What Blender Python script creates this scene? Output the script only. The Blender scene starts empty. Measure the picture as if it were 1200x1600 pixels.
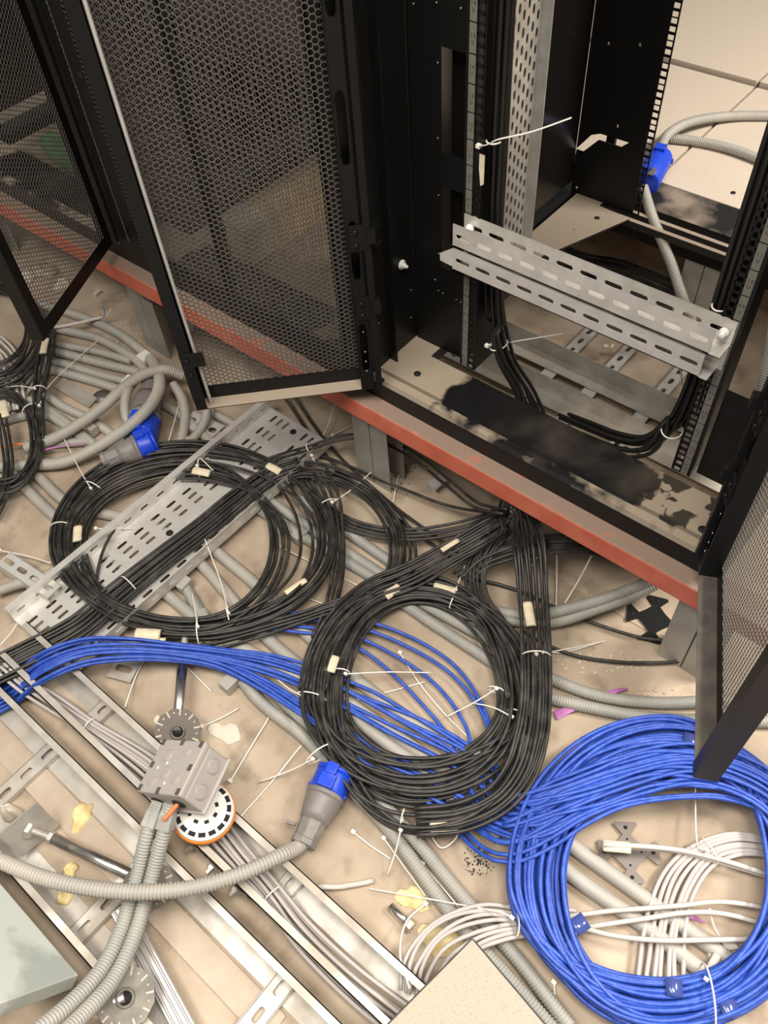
import bpy, math, random
import numpy as np
from mathutils import Vector, Matrix
random.seed(7); rng = np.random.RandomState(7)
PI = math.pi
S = bpy.context.scene
COL = S.collection
B = 0.35                       # height of the rack base / raised floor above the slab

# ------------------------------------------------------------------ camera
CAMR = np.array([[0.76877403, 0.63701255, -0.05658192],
                 [0.47715476, -0.63025178, -0.612459],
                 [-0.42580492, 0.44384424, -0.78847477]])     # rows: right, down, forward
CAMC = np.array([0.75715729, -1.07171179, 1.19359486 + B])
FPX = 1301.59
cam = bpy.data.cameras.new('camera'); camo = bpy.data.objects.new('camera', cam); COL.objects.link(camo)
cam.sensor_fit = 'VERTICAL'; cam.sensor_height = 24.0; cam.lens = FPX * 24.0 / 1600.0
cam.clip_start = 0.02; cam.clip_end = 50
M = Matrix.Identity(4)
for i in range(3):
    M[i][0] = CAMR[0][i]; M[i][1] = -CAMR[1][i]; M[i][2] = -CAMR[2][i]; M[i][3] = CAMC[i]
camo.matrix_world = M
S.camera = camo
S.view_settings.view_transform = 'Standard'; S.view_settings.look = 'None'
S.view_settings.gamma = 1.0; S.view_settings.use_curve_mapping = False
S.view_settings.exposure = 0.12

# ------------------------------------------------------------------ world and ceiling lights
W = bpy.data.worlds.new('world'); S.world = W; W.use_nodes = True
bgn = W.node_tree.nodes['Background']; bgn.inputs[0].default_value = (1.0, 0.95, 0.88, 1); bgn.inputs[1].default_value = 0.19
def area(name, loc, sx, sy, power, col=(1.0, 0.935, 0.845)):
    l = bpy.data.lights.new(name, 'AREA'); l.shape = 'RECTANGLE'; l.size = sx; l.size_y = sy; l.energy = power; l.color = col
    o = bpy.data.objects.new(name, l); COL.objects.link(o); o.location = loc; return o
area('ceiling_light', (1.05, -0.80, 2.9), 1.2, 0.6, 64)
area('ceiling_light', (-0.2, -1.75, 2.9), 1.8, 0.6, 66)
area('ceiling_light', (2.1, 1.15, 2.9), 0.6, 1.2, 190)

# ------------------------------------------------------------------ pixel helpers (photo frame 1200x1600)
def ray(x, y):
    return CAMR.T @ np.array([(x - 600) / FPX, (y - 800) / FPX, 1.0])
def at(x, y, h=0.0):
    v = ray(x, y); return CAMC + v * (h - CAMC[2]) / v[2]
def atY(x, y, Y):
    v = ray(x, y); return CAMC + v * (Y - CAMC[1]) / v[1]
def pj(P):
    c = CAMR @ (np.array(P) - CAMC); return 600 + FPX * c[0] / c[2], 800 + FPX * c[1] / c[2]

# ------------------------------------------------------------------ materials
def mat(name, col, rough=0.5, metal=0.0, col2=None, scale=20.0, detail=6.0, lo=0.4, hi=0.65, bump=0.0, bscale=80.0,
        spec=0.5, dust=None, dlo=0.45, dhi=0.6, dscale=9.0, dmax=1.0, dup=True, rough2=None, stretch=None):
    m = bpy.data.materials.new(name); m.use_nodes = True
    nt = m.node_tree; N = nt.nodes; L = nt.links; b = N['Principled BSDF']
    b.inputs['Roughness'].default_value = rough; b.inputs['Metallic'].default_value = metal
    b.inputs['Specular IOR Level'].default_value = spec
    c4 = (*col, 1)
    b.inputs['Base Color'].default_value = c4
    tc = N.new('ShaderNodeTexCoord'); src = tc.outputs['Object']
    if stretch:
        mp = N.new('ShaderNodeMapping'); mp.inputs['Scale'].default_value = stretch; L.new(src, mp.inputs[0]); src = mp.outputs[0]
    out = None
    def noise(sc, det=detail):
        n = N.new('ShaderNodeTexNoise'); n.inputs['Scale'].default_value = sc; n.inputs['Detail'].default_value = det; L.new(src, n.inputs['Vector']); return n
    def ramp(s, a, c):
        r = N.new('ShaderNodeMapRange'); r.inputs['From Min'].default_value = a; r.inputs['From Max'].default_value = c; L.new(s, r.inputs[0]); return r.outputs[0]
    def mix(f, A, Bc):
        x = N.new('ShaderNodeMix'); x.data_type = 'RGBA'; L.new(f, x.inputs[0])
        for s, i in ((A, 6), (Bc, 7)):
            if isinstance(s, tuple): x.inputs[i].default_value = (*s[:3], 1)
            else: L.new(s, x.inputs[i])
        return x.outputs[2]
    out = c4
    if col2 is not None:
        f = ramp(noise(scale).outputs[0], lo, hi); out = mix(f, c4, (*col2, 1))
        if rough2 is not None:
            rr = N.new('ShaderNodeMapRange'); rr.inputs['To Min'].default_value = rough; rr.inputs['To Max'].default_value = rough2; L.new(f, rr.inputs[0]); L.new(rr.outputs[0], b.inputs['Roughness'])
    if dust is not None:
        f = ramp(noise(dscale, 5).outputs[0], dlo, dhi)
        if dup:
            g = N.new('ShaderNodeNewGeometry'); sp = N.new('ShaderNodeSeparateXYZ'); L.new(g.outputs['Normal'], sp.inputs[0])
            u = ramp(sp.outputs[2], 0.35, 0.85)
            mm = N.new('ShaderNodeMath'); mm.operation = 'MULTIPLY'; L.new(f, mm.inputs[0]); L.new(u, mm.inputs[1]); f = mm.outputs[0]
        mm = N.new('ShaderNodeMath'); mm.operation = 'MULTIPLY'; L.new(f, mm.inputs[0]); mm.inputs[1].default_value = dmax; f = mm.outputs[0]
        out = mix(f, out, (*dust, 1))
        rr = N.new('ShaderNodeMapRange'); rr.inputs['To Min'].default_value = rough; rr.inputs['To Max'].default_value = 0.9; L.new(f, rr.inputs[0]); L.new(rr.outputs[0], b.inputs['Roughness'])
    if not isinstance(out, tuple): L.new(out, b.inputs['Base Color'])
    if bump:
        bp = N.new('ShaderNodeBump'); bp.inputs['Strength'].default_value = bump; bp.inputs['Distance'].default_value = 0.002
        L.new(noise(bscale, 4).outputs[0], bp.inputs['Height']); L.new(bp.outputs[0], b.inputs['Normal'])
    return m
DUST = (0.30, 0.235, 0.175)
MT = {}
MT['concrete'] = mat('concrete', (0.32, 0.248, 0.178), 0.75, col2=(0.50, 0.405, 0.305), scale=6, detail=10, lo=0.36, hi=0.66, bump=0.35, bscale=70, dust=(0.20, 0.15, 0.105), dlo=0.55, dhi=0.74, dscale=14, dmax=0.75)
MT['black'] = mat('black powder coat', (0.0075, 0.0073, 0.007), 0.42, bump=0.08, bscale=600, spec=0.28)
MT['black_gloss'] = mat('black gloss panel', (0.010, 0.009, 0.0085), 0.22, spec=0.4)
MT['black_dusty'] = mat('dusty black steel', (0.012, 0.0115, 0.011), 0.42, dust=DUST, dlo=0.44, dhi=0.60, dscale=7, dmax=0.85)
MT['black_dusted'] = mat('heavily dusted black steel', (0.02, 0.018, 0.016), 0.5, dust=(0.36, 0.29, 0.22), dlo=0.1, dhi=0.3, dscale=12, dmax=0.95)
MT['black_brown'] = mat('thinly dusted black steel', (0.07, 0.06, 0.05), 0.55, col2=(0.11, 0.093, 0.076), scale=30)
MT['mesh_black'] = mat('black perforated steel', (0.13, 0.118, 0.104), 0.36, metal=0.25, spec=0.6)
MT['galv'] = mat('galvanised steel', (0.74, 0.72, 0.68), 0.36, 0.45, col2=(0.58, 0.56, 0.525), scale=28, rough2=0.5, lo=0.35, hi=0.7, bump=0.05)
MT['galv_dusty'] = mat('dusty galvanised steel', (0.58, 0.555, 0.51), 0.42, 0.5, col2=(0.44, 0.42, 0.385), scale=22, rough2=0.55, dust=(0.42, 0.35, 0.27), dlo=0.42, dhi=0.62, dmax=0.55)
MT['bright'] = mat('bright zinc', (0.75, 0.72, 0.67), 0.25, 1.0, col2=(0.55, 0.53, 0.5), scale=40, rough2=0.4)
MT['conduit'] = mat('grey conduit', (0.315, 0.315, 0.29), 0.5, col2=(0.37, 0.355, 0.315), scale=14)
MT['conduit_warm'] = mat('dusty grey conduit', (0.36, 0.345, 0.31), 0.52, col2=(0.43, 0.395, 0.34), scale=10)
MT['pvc'] = mat('grey box plastic', (0.40, 0.365, 0.335), 0.45, bump=0.06, bscale=500)
MT['plug_grey'] = mat('plug grey plastic', (0.20, 0.185, 0.175), 0.45, dust=(0.42, 0.35, 0.28), dlo=0.55, dhi=0.75, dscale=40, dmax=0.5, dup=False)
MT['plug_blue'] = mat('plug blue plastic', (0.012, 0.06, 0.60), 0.38, dust=(0.3, 0.28, 0.4), dlo=0.6, dhi=0.8, dscale=30, dmax=0.3)
MT['cable_black'] = mat('black cable jacket', (0.022, 0.021, 0.019), 0.40, col2=(0.062, 0.057, 0.050), scale=35, rough2=0.55, lo=0.45, hi=0.7, spec=0.5)
MT['cable_blue'] = mat('blue cable jacket', (0.022, 0.068, 0.40), 0.42, col2=(0.04, 0.105, 0.50), scale=60, bump=0.3, bscale=300)
MT['cable_grey'] = mat('grey cable jacket', (0.46, 0.42, 0.40), 0.5)
MT['cable_white'] = mat('white cable jacket', (0.56, 0.515, 0.47), 0.5)
MT['tie'] = mat('white nylon', (0.80, 0.76, 0.68), 0.4)
MT['tape'] = mat('cream masking tape', (0.74, 0.66, 0.47), 0.7, col2=(0.62, 0.54, 0.38), scale=60)
MT['clear_tape'] = mat('clear tape over blue cable', (0.05, 0.075, 0.26), 0.15)
MT['red'] = mat('red oxide paint', (0.56, 0.125, 0.07), 0.6, col2=(0.62, 0.175, 0.10), scale=18, dust=(0.24, 0.19, 0.145), dlo=0.18, dhi=0.42, dscale=20, dmax=0.93)
MT['column'] = mat('dull grey steel', (0.42, 0.40, 0.36), 0.45, 0.25, col2=(0.34, 0.32, 0.28), scale=16)
MT['tile_beige'] = mat('beige tile laminate', (0.60, 0.51, 0.415), 0.6, spec=0.2, col2=(0.38, 0.31, 0.25), scale=420, detail=2, lo=0.60, hi=0.68)
MT['tile_back'] = mat('stained zinc tile underside', (0.50, 0.53, 0.49), 0.45, 0.1, col2=(0.33, 0.355, 0.33), scale=7, lo=0.52, hi=0.6, rough2=0.5)
MT['rubber'] = mat('black edge strip', (0.02, 0.018, 0.016), 0.6)
MT['foam'] = mat('yellow foam', (0.78, 0.68, 0.36), 0.9, col2=(0.60, 0.44, 0.2), scale=40, bump=0.8, bscale=150)
MT['purple'] = mat('purple film', (0.45, 0.16, 0.40), 0.4)
MT['orange'] = mat('orange plastic', (0.80, 0.25, 0.03), 0.45)
MT['white'] = mat('white plastic', (0.80, 0.78, 0.74), 0.4)
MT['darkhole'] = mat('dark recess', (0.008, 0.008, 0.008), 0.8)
MT['label'] = mat('grey label strip', (0.16, 0.15, 0.13), 0.5)
MT['ink'] = mat('black ink', (0.015, 0.014, 0.012), 0.6)
MT['green'] = mat('green film', (0.10, 0.30, 0.10), 0.5, col2=(0.2, 0.42, 0.18), scale=40)
MT['cardboard'] = mat('brown cardboard', (0.62, 0.44, 0.25), 0.8)
MT['grey_tape'] = mat('grey board end', (0.66, 0.62, 0.52), 0.7)
MT['pale'] = mat('pale plaster', (0.62, 0.56, 0.46), 0.8)
MT['darksteel'] = mat('dark pedestal steel', (0.16, 0.14, 0.125), 0.45, 0.5)
MT['alu'] = mat('aluminium', (0.62, 0.60, 0.58), 0.42, 0.9, col2=(0.6, 0.58, 0.56), scale=30)
MT['galv_worn'] = mat('worn galvanised plate', (0.24, 0.225, 0.19), 0.62, 0.25, col2=(0.16, 0.15, 0.125), scale=40)
MT['dust_strip'] = mat('dusty steel strip', (0.42, 0.335, 0.255), 0.55, 0.15, col2=(0.48, 0.40, 0.315), scale=12)
MT['copper'] = mat('orange wire', (0.75, 0.2, 0.06), 0.4)
MT['bluewire'] = mat('blue wire', (0.05, 0.2, 0.6), 0.4)

# ------------------------------------------------------------------ mesh building
def smoothstep(a): return a * a * (3 - 2 * a)
def rot_to(d, up=(0, 0, 1)):
    d = np.array(d, float); d /= np.linalg.norm(d); up = np.array(up, float)
    if abs(d @ up) > 0.98: up = np.array([1.0, 0, 0])
    a = np.cross(up, d); a /= np.linalg.norm(a); b = np.cross(d, a)
    return a, b, d
def spline(P, step=0.012, closed=False):
    P = np.array(P, float); n = len(P)
    if n == 2 and not closed:
        k = max(2, int(np.linalg.norm(P[1] - P[0]) / step) + 1)
        return np.array([P[0] + (P[1] - P[0]) * t for t in np.linspace(0, 1, k)])
    if closed: Q = np.vstack([P[-1], P, P[0], P[1]])
    else: Q = np.vstack([2 * P[0] - P[1], P, 2 * P[-1] - P[-2]])
    out = []
    for i in range(1, len(Q) - 2):
        p0, p1, p2, p3 = Q[i - 1], Q[i], Q[i + 1], Q[i + 2]
        k = max(2, int(np.linalg.norm(p2[:3] - p1[:3]) / step) + 1)
        t = np.linspace(0, 1, k, endpoint=False)[:, None]
        d1 = max(np.linalg.norm(p1 - p0), 1e-6) ** .5; d2 = max(np.linalg.norm(p2 - p1), 1e-6) ** .5; d3 = max(np.linalg.norm(p3 - p2), 1e-6) ** .5
        m1 = (p1 - p0) / d1 - (p2 - p0) / (d1 + d2) + (p2 - p1) / d2
        m2 = (p2 - p1) / d2 - (p3 - p1) / (d2 + d3) + (p3 - p2) / d3
        m1 = m1 * d2; m2 = m2 * d2
        out.append((2 * t**3 - 3 * t**2 + 1) * p1 + (t**3 - 2 * t**2 + t) * m1 + (-2 * t**3 + 3 * t**2) * p2 + (t**3 - t**2) * m2)
    if not closed: out.append(Q[-2][None])
    return np.vstack(out)
def resample(P, step):
    d = np.r_[0, np.cumsum(np.linalg.norm(np.diff(P, axis=0), axis=1))]
    n = max(2, int(round(d[-1] / step)) + 1); s = np.linspace(0, d[-1], n)
    return np.stack([np.interp(s, d, P[:, k]) for k in range(P.shape[1])], 1)

class MB:
    def __init__(s): s.v = []; s.f = []; s.n = 0; s.sm = []
    def add(s, V, F, smooth=False):
        V = np.asarray(V, float); s.v.append(V); k = s.n
        for f in F: s.f.append(tuple(int(i) + k for i in f)); s.sm.append(smooth)
        s.n += len(V); return s
    def box(s, a, b):
        x0, y0, z0 = a; x1, y1, z1 = b
        return s.hexa([(x0, y0, z0), (x1, y0, z0), (x1, y1, z0), (x0, y1, z0), (x0, y0, z1), (x1, y0, z1), (x1, y1, z1), (x0, y1, z1)])
    def hexa(s, V):
        return s.add(V, [(0, 3, 2, 1), (4, 5, 6, 7), (0, 1, 5, 4), (1, 2, 6, 5), (2, 3, 7, 6), (3, 0, 4, 7)])
    def obox(s, c, ax, half):           # oriented box: centre, 3 axis vectors, half sizes
        c = np.array(c); A = [np.array(a) * h for a, h in zip(ax, half)]
        return s.hexa([c + A[0] * i + A[1] * j + A[2] * k for k in (-1, 1) for i, j in ((-1, -1), (1, -1), (1, 1), (-1, 1))])
    def prism(s, poly, off):            # polygon (3-D points) swept by vector off
        P = np.array(poly, float); n = len(P); V = np.vstack([P, P + np.array(off)])
        F = [tuple(range(n))[::-1], tuple(range(n, 2 * n))] + [(i, (i + 1) % n, n + (i + 1) % n, n + i) for i in range(n)]
        return s.add(V, F)
    def bar(s, p, q, w, h, up=(0, 0, 1)):  # rectangular bar p->q
        a, b, d = rot_to(np.array(q) - np.array(p), up); L = np.linalg.norm(np.array(q) - np.array(p))
        return s.obox((np.array(p) + np.array(q)) / 2, (a, b, d), (w / 2, h / 2, L / 2))
    def tube(s, P, r, sides=8, closed=False, cap=True, flat=None, smooth=True):
        P = np.array(P, float); n = len(P); r = np.broadcast_to(np.asarray(r, float), (n,))
        T = np.roll(P, -1, 0) - np.roll(P, 1, 0) if closed else np.gradient(P, axis=0)
        T /= np.maximum(np.linalg.norm(T, axis=1), 1e-9)[:, None]
        up = np.array([0, 0, 1.0])
        A = np.cross(np.broadcast_to(up, T.shape), T); ln = np.linalg.norm(A, axis=1)
        a = None
        for i in range(n):              # parallel transport
            if a is None: c = A[i] if ln[i] > 1e-3 else np.cross([1.0, 0, 0], T[i])
            elif ln[i] > 0.35: c = A[i] if A[i] @ a > 0 else -A[i]
            else: c = a - T[i] * (a @ T[i])
            a = c / max(np.linalg.norm(c), 1e-9); A[i] = a
        Bv = np.cross(T, A)
        th = np.linspace(0, 2 * PI, sides, endpoint=False)
        fx = 1.0 if flat is None else flat
        V = P[:, None, :] + r[:, None, None] * (A[:, None, :] * np.cos(th)[None, :, None] + fx * Bv[:, None, :] * np.sin(th)[None, :, None])
        F = []; m = n if closed else n - 1
        for i in range(m):
            j = (i + 1) % n
            for k in range(sides):
                l = (k + 1) % sides; F.append((i * sides + k, i * sides + l, j * sides + l, j * sides + k))
        if cap and not closed: F.append(tuple(range(sides))[::-1]); F.append(tuple(range((n - 1) * sides, n * sides)))
        return s.add(V.reshape(-1, 3), F, smooth)
    def lathe(s, p, d, prof, sides=20, smooth=True, phase=0.0):    # profile [(t along d, radius)]
        a, b, d = rot_to(d); p = np.array(p); th = np.linspace(0, 2 * PI, sides, endpoint=False) + phase
        V = np.vstack([p + d * t + r * (np.cos(th)[:, None] * a + np.sin(th)[:, None] * b) for t, r in prof]); n = len(prof)
        F = [(i * sides + k, i * sides + (k + 1) % sides, (i + 1) * sides + (k + 1) % sides, (i + 1) * sides + k) for i in range(n - 1) for k in range(sides)]
        F += [tuple(range(sides))[::-1], tuple(range((n - 1) * sides, n * sides))]
        return s.add(V, F, smooth)
    def perf(s, o, U, V, N, nu, nv, cu, cv, hole, th=0.0012, shape='slot', hx=0.35, hy=0.35, seg=12, stag=False):
        """perforated sheet; o corner, U,V unit in-plane axes, N unit normal. hole(i,j)->bool"""
        o, U, V, N = (np.array(k, float) for k in (o, U, V, N))
        ang = sorted(set([2 * PI * k / seg for k in range(seg)] + [math.atan2(b * cv, a * cu) % (2 * PI) for a in (1, -1) for b in (1, -1)]))
        ang = np.array(ang); c, sn = np.cos(ang), np.sin(ang)
        ro = np.minimum(cu / 2 / np.maximum(abs(c), 1e-9), cv / 2 / np.maximum(abs(sn), 1e-9))
        out = np.stack([ro * c, ro * sn], 1)
        a, b = cu * hx, cv * hy
        if shape == 'round': inn = np.stack([a * c, a * sn], 1)
        elif shape == 'rect':
            ri = np.minimum(a / np.maximum(abs(c), 1e-9), b / np.maximum(abs(sn), 1e-9)); inn = np.stack([ri * c, ri * sn], 1)
        else:                           # stadium
            e = 6.0; ri = (np.abs(c / a) ** e + np.abs(sn / b) ** e) ** (-1 / e) if False else None
            R = min(a, b); L = max(a, b) - R; pts = []
            for cc, ss in zip(c, sn):
                if b >= a: px_, py_ = R * cc, R * ss + (L if ss > 1e-6 else -L if ss < -1e-6 else 0)
                else: px_, py_ = R * cc + (L if cc > 1e-6 else -L if cc < -1e-6 else 0), R * ss
                pts.append((px_, py_))
            inn = np.array(pts)
        m = len(ang)
        for i in range(nu):
            for j in range(nv):
                ctr = o + U * (i + .5) * cu + V * ((j + .5) * cv + (cv / 2 if stag and i % 2 else 0))
                if not hole(i, j):
                    q = [ctr + U * x * cu / 2 + V * y * cv / 2 for x, y in ((-1, -1), (1, -1), (1, 1), (-1, 1))]
                    s.add(q + [k - N * th for k in q], [(0, 1, 2, 3), (7, 6, 5, 4)]); continue
                O = ctr + out[:, :1] * U + out[:, 1:] * V; I = ctr + inn[:, :1] * U + inn[:, 1:] * V
                VV = np.vstack([O, I, O - N * th, I - N * th]); F = []
                for k in range(m):
                    l = (k + 1) % m
                    F += [(k, l, m + l, m + k), (m + k, m + l, 3 * m + l, 3 * m + k), (2 * m + l, 2 * m + k, 3 * m + k, 3 * m + l)]
                s.add(VV, F)
        return s
    def mesh(s, name, mt, org=(0, 0, 0)):
        me = bpy.data.meshes.new(name)
        V = np.vstack(s.v) - np.array(org)
        me.from_pydata(V.tolist(), [], s.f)
        me.polygons.foreach_set('use_smooth', s.sm)
        if isinstance(mt, str): mt = MT[mt]
        me.materials.append(mt); me.validate(); me.update()
        return me
    def build(s, name, mt, parent=None, **kw):
        org = np.array(parent['_o']) if parent is not None else None
        if parent is None:
            V = np.vstack(s.v); lo, hi = V.min(0), V.max(0); org = np.array([(lo[0] + hi[0]) / 2, (lo[1] + hi[1]) / 2, lo[2]])
        o = bpy.data.objects.new(name, s.mesh(name, mt, org)); COL.objects.link(o)
        if parent is None: o.location = org
        else: o.parent = parent
        o['_o'] = list(map(float, org))
        for k, v in kw.items(): o[k] = v
        return o
def thing(name, label, cat, loc=(0, 0, 0), group=None):
    o = bpy.data.objects.new(name, None); COL.objects.link(o); o.location = Vector(loc); o.empty_display_size = 0.05
    o['_o'] = list(map(float, loc)); o['label'] = label; o['category'] = cat
    if group: o['group'] = group
    return o
def solo(mb, name, mt, label, cat, group=None, bevel=0.0):
    o = mb.build(name, mt); o['label'] = label; o['category'] = cat
    if group: o['group'] = group
    if bevel: bev(o, bevel)
    return o
def bev(o, w=0.002, seg=2):
    m = o.modifiers.new('bevel', 'BEVEL'); m.width = w; m.segments = seg; m.limit_method = 'ANGLE'; return o

X, Y, Z = np.eye(3)
# ================================================================== STRUCTURE
mb = MB(); mb.box((-3.5, -2.2, -0.1), (2.6, 2.6, 0.0)); fl = mb.build('floor', 'concrete', kind='structure')

for k, (a, b_) in enumerate((((-3.5, .84, B - .04), (-.625, 2.6, B)), ((1.185, .84, B - .04), (2.6, 2.6, B)), ((-.62, 2.035, B - .04), (1.18, 2.6, B)), ((1.55, -2.2, B - .04), (2.6, .835, B)))):
    mb = MB(); mb.box(a, b_); mb.build('floor_raised', 'tile_beige', kind='structure')
# raised floor tiles behind the racks
def rtile(x0, x1, y0, y1, z, label):
    m = MB(); m.box((x0 + .002, y0 + .002, z - .036), (x1 - .002, y1 - .002, z)); o = m.build('raised_floor_tile', 'tile_beige'); bev(o, .0015)
    o['label'] = label; o['category'] = 'floor tile'; o['group'] = 'raised floor tiles behind the open rack'
rtile(-.62, -.022, .84, 1.43, B, 'pale beige raised floor tile behind the open rack, under the blue plug and hose ends')
rtile(-.018, .58, .84, 1.43, B, 'pale beige raised floor tile behind the open rack, nearest one crossed by grey hoses')
rtile(-.62, -.022, 1.437, 2.03, B + .012, 'pale beige raised floor tile in the far row beside the black rear rack post')
rtile(-.018, .58, 1.437, 2.03, B + .012, 'pale beige raised floor tile in the top right corner with a visible cut edge')
rtile(.582, 1.18, .84, 1.43, B, 'pale beige raised floor tile at right edge behind the black mounting rail')

# red support beam and steel columns
mb = MB(); mb.box((-2.6, -.179, B - .102), (1.15, -.12, B - .050)); o = solo(mb, 'support_beam', 'red', 'long red painted steel beam with dusty top running under the rack fronts', 'beam', bevel=.004)
mb = MB(); mb.box((-2.6, .73, B - .102), (1.3, .79, B - .050)); solo(mb, 'support_beam', 'black', 'dark steel beam under the rear of the racks in shadow', 'beam')
def column(x, lab, y=-.147):
    m = MB(); d = .05; zt = B - .103
    for x0, x1 in ((x - .052, x - .003), (x + .001, x + .050)):
        m.box((x0, y - .002, 0), (x1, y, zt)); sgn = x0 < x - .01
        xe = x1 if sgn else x0
        m.box((xe - .001, y, 0), (xe + .001, y + d, zt)); m.box((x0, y + d, 0), (x1, y + d + .002, zt))
    return solo(m, 'support_column', 'column', lab, 'column', 'grey steel columns under the red beam')
column(.652, 'grey folded steel column under the red beam near the open right door')
column(-.150, 'grey folded steel column under the red beam behind the black cables')
column(-.948, 'grey folded steel column under the red beam left of the mesh door')
column(-1.75, 'grey folded steel column at far left under the red beam')
column(.20, 'dark steel column under the rear beam below the open rack', .735)

# ================================================================== RACKS
def hex_sheet_mesh():
    p = .0102; cu = p * .866; nu = int(.318 / cu); nv = int(1.86 / p)
    V = []; F = []; k = 0; r0 = p / math.sqrt(3); r1 = r0 - .00075; th = .0014
    a = [PI / 3 * i for i in range(6)]; co = np.array([(math.cos(t), math.sin(t)) for t in a])
    for i in range(nu):
        for j in range(nv):
            c = np.array([(i + .5) * cu, (j + .5 + (.5 if i % 2 else 0)) * p])
            O = c + co * r0; I = c + co * r1
            V += [(x, 0, z) for x, z in O] + [(x, 0, z) for x, z in I] + [(x, -th, z) for x, z in O] + [(x, -th, z) for x, z in I]
            for q in range(6):
                l = (q + 1) % 6
                F += [(k + q, k + l, k + 6 + l, k + 6 + q), (k + 6 + q, k + 6 + l, k + 18 + l, k + 18 + q), (k + 12 + l, k + 12 + q, k + 18 + q, k + 18 + l)]
            k += 24
    me = bpy.data.meshes.new('mesh_panel'); me.from_pydata(V, [], F); me.materials.append(MT['mesh_black']); me.update()
    return me, nu * cu, nv * p
HEX, HW, HH = hex_sheet_mesh()

def place(m, o, U, N, verts_fn): pass
class Loc:                               # local frame: u along U, v along N, w along Z
    def __init__(s, o, U): s.o = np.array(o, float); U = np.array([U[0], U[1], 0.0]); s.U = U / np.linalg.norm(U)
    def N(s, sign): s.Nv = np.array([-s.U[1], s.U[0], 0]) * sign; return s
    def p(s, u, v, w): return s.o + s.U * u + s.Nv * v + Z * w
    def box(s, m, a, b):
        return m.hexa([s.p(u, v, w) for w in (a[2], b[2]) for u, v in ((a[0], a[1]), (b[0], a[1]), (b[0], b[1]), (a[0], b[1]))])
H = 1.97
def door(rack, hinge, U, sign, interior, w=.378, latch=False, label=None, ledge='black_dusted', uL=.026, mw=None):
    """perforated door; interior side is +N. u=0 at the hinge"""
    L = Loc((hinge[0], hinge[1], B), U).N(sign); d = .030
    m = MB()
    mw = mw or HW; uR = uL + mw
    L.box(m, (0, -.002, 0), (uL, 0, H)); L.box(m, (uR, -.002, 0), (w, 0, H))                       # skin borders
    L.box(m, (uL, -.002, 0), (uR, 0, .034)); L.box(m, (uL, -.002, .034 + HH), (uR, 0, H))
    L.box(m, (0, 0, H - .002), (w, d, H))                                                      # top return
    L.box(m, (w - .002, 0, 0), (w, d, H)); L.box(m, (0, 0, 0), (.002, d, H))                       # side returns
    L.box(m, (w - .022, d, 0), (w, d + .002, H))                                               # free stile lip
    dr = m.build('door', 'black', rack)
    if label: dr['label'] = label
    b = MB(); L.box(b, (0, 0, -.001), (w, d, .001)); b.build('bottom_ledge', ledge if interior else 'black', dr)
    s = bpy.data.objects.new('mesh_panel', HEX); COL.objects.link(s); s.parent = dr
    T = Matrix.Identity(4); o = L.p(uL, 0, .034) - np.array(dr['_o'])
    for i in range(3): T[i][0] = L.U[i] * mw / HW; T[i][1] = L.Nv[i]; T[i][2] = (0, 0, 1)[i]; T[i][3] = o[i]
    s.matrix_local = T
    if interior:
        # hinge stile: slotted plate strip standing on the inside
        q = MB(); q.perf(L.p(.0, d, 0), L.U, Z, L.Nv, 1, 9, .026, H / 9, lambda i, j: True, .002, 'slot', .30, .27)
        L.box(q, (.024, 0, 0), (.026, d, H)); q.build('hinge_stile', 'black', dr)
        q = MB(); L.box(q, (-.016, d - .004, .0), (-.004, d + .008, H)); q.build('edge_strip', 'black', dr)
        for zz in (.18, .33):
            q = MB(); L.box(q, (-.012, d, zz), (.020, d + .004, zz + .05)); L.box(q, (-.024, d - .002, zz + .02), (-.010, d + .016, zz + .045))
            for dz in (.012, .038): q.lathe(L.p(.010, d + .004, zz + dz), L.Nv, [(0, .005), (.003, .005), (.004, .003)], 10)
            q.build('hinge_bracket', 'black', dr)
        for zz in (.05, .075, .10, .15):
            q = MB(); q.lathe(L.p(.012, d + .001, zz), L.Nv, [(0, .0022), (.0015, .0018)], 8); q.build('rivet', 'bright', dr)
    if latch:
        q = MB(); q.tube(spline([L.p(w - .030, d * .6, -.02), L.p(w - .030, d * .7, .05), L.p(w - .028, d * .8, .3), L.p(w - .027, d * .8, H - .1)], .05), .0035, 8); q.build('latch_rod', 'galv', dr)
        q = MB(); L.box(q, (w - .045, d + .002, .118), (w, d + .006, .150)); L.box(q, (w - .022, d + .002, .03), (w, d + .006, .118))
        for zz in (.10, .135): q.lathe(L.p(w - .012, d + .006, zz), L.Nv, [(0, .0045), (.002, .0045), (.003, .0025)], 10)
        q.build('latch_guide', 'black', dr)
    else:
        q = MB(); q.lathe(L.p(w - .011, d + .002, .45), L.Nv, [(0, .004), (.001, .004)], 10); q.build('rivet', 'darkhole', dr)
    return dr

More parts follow.
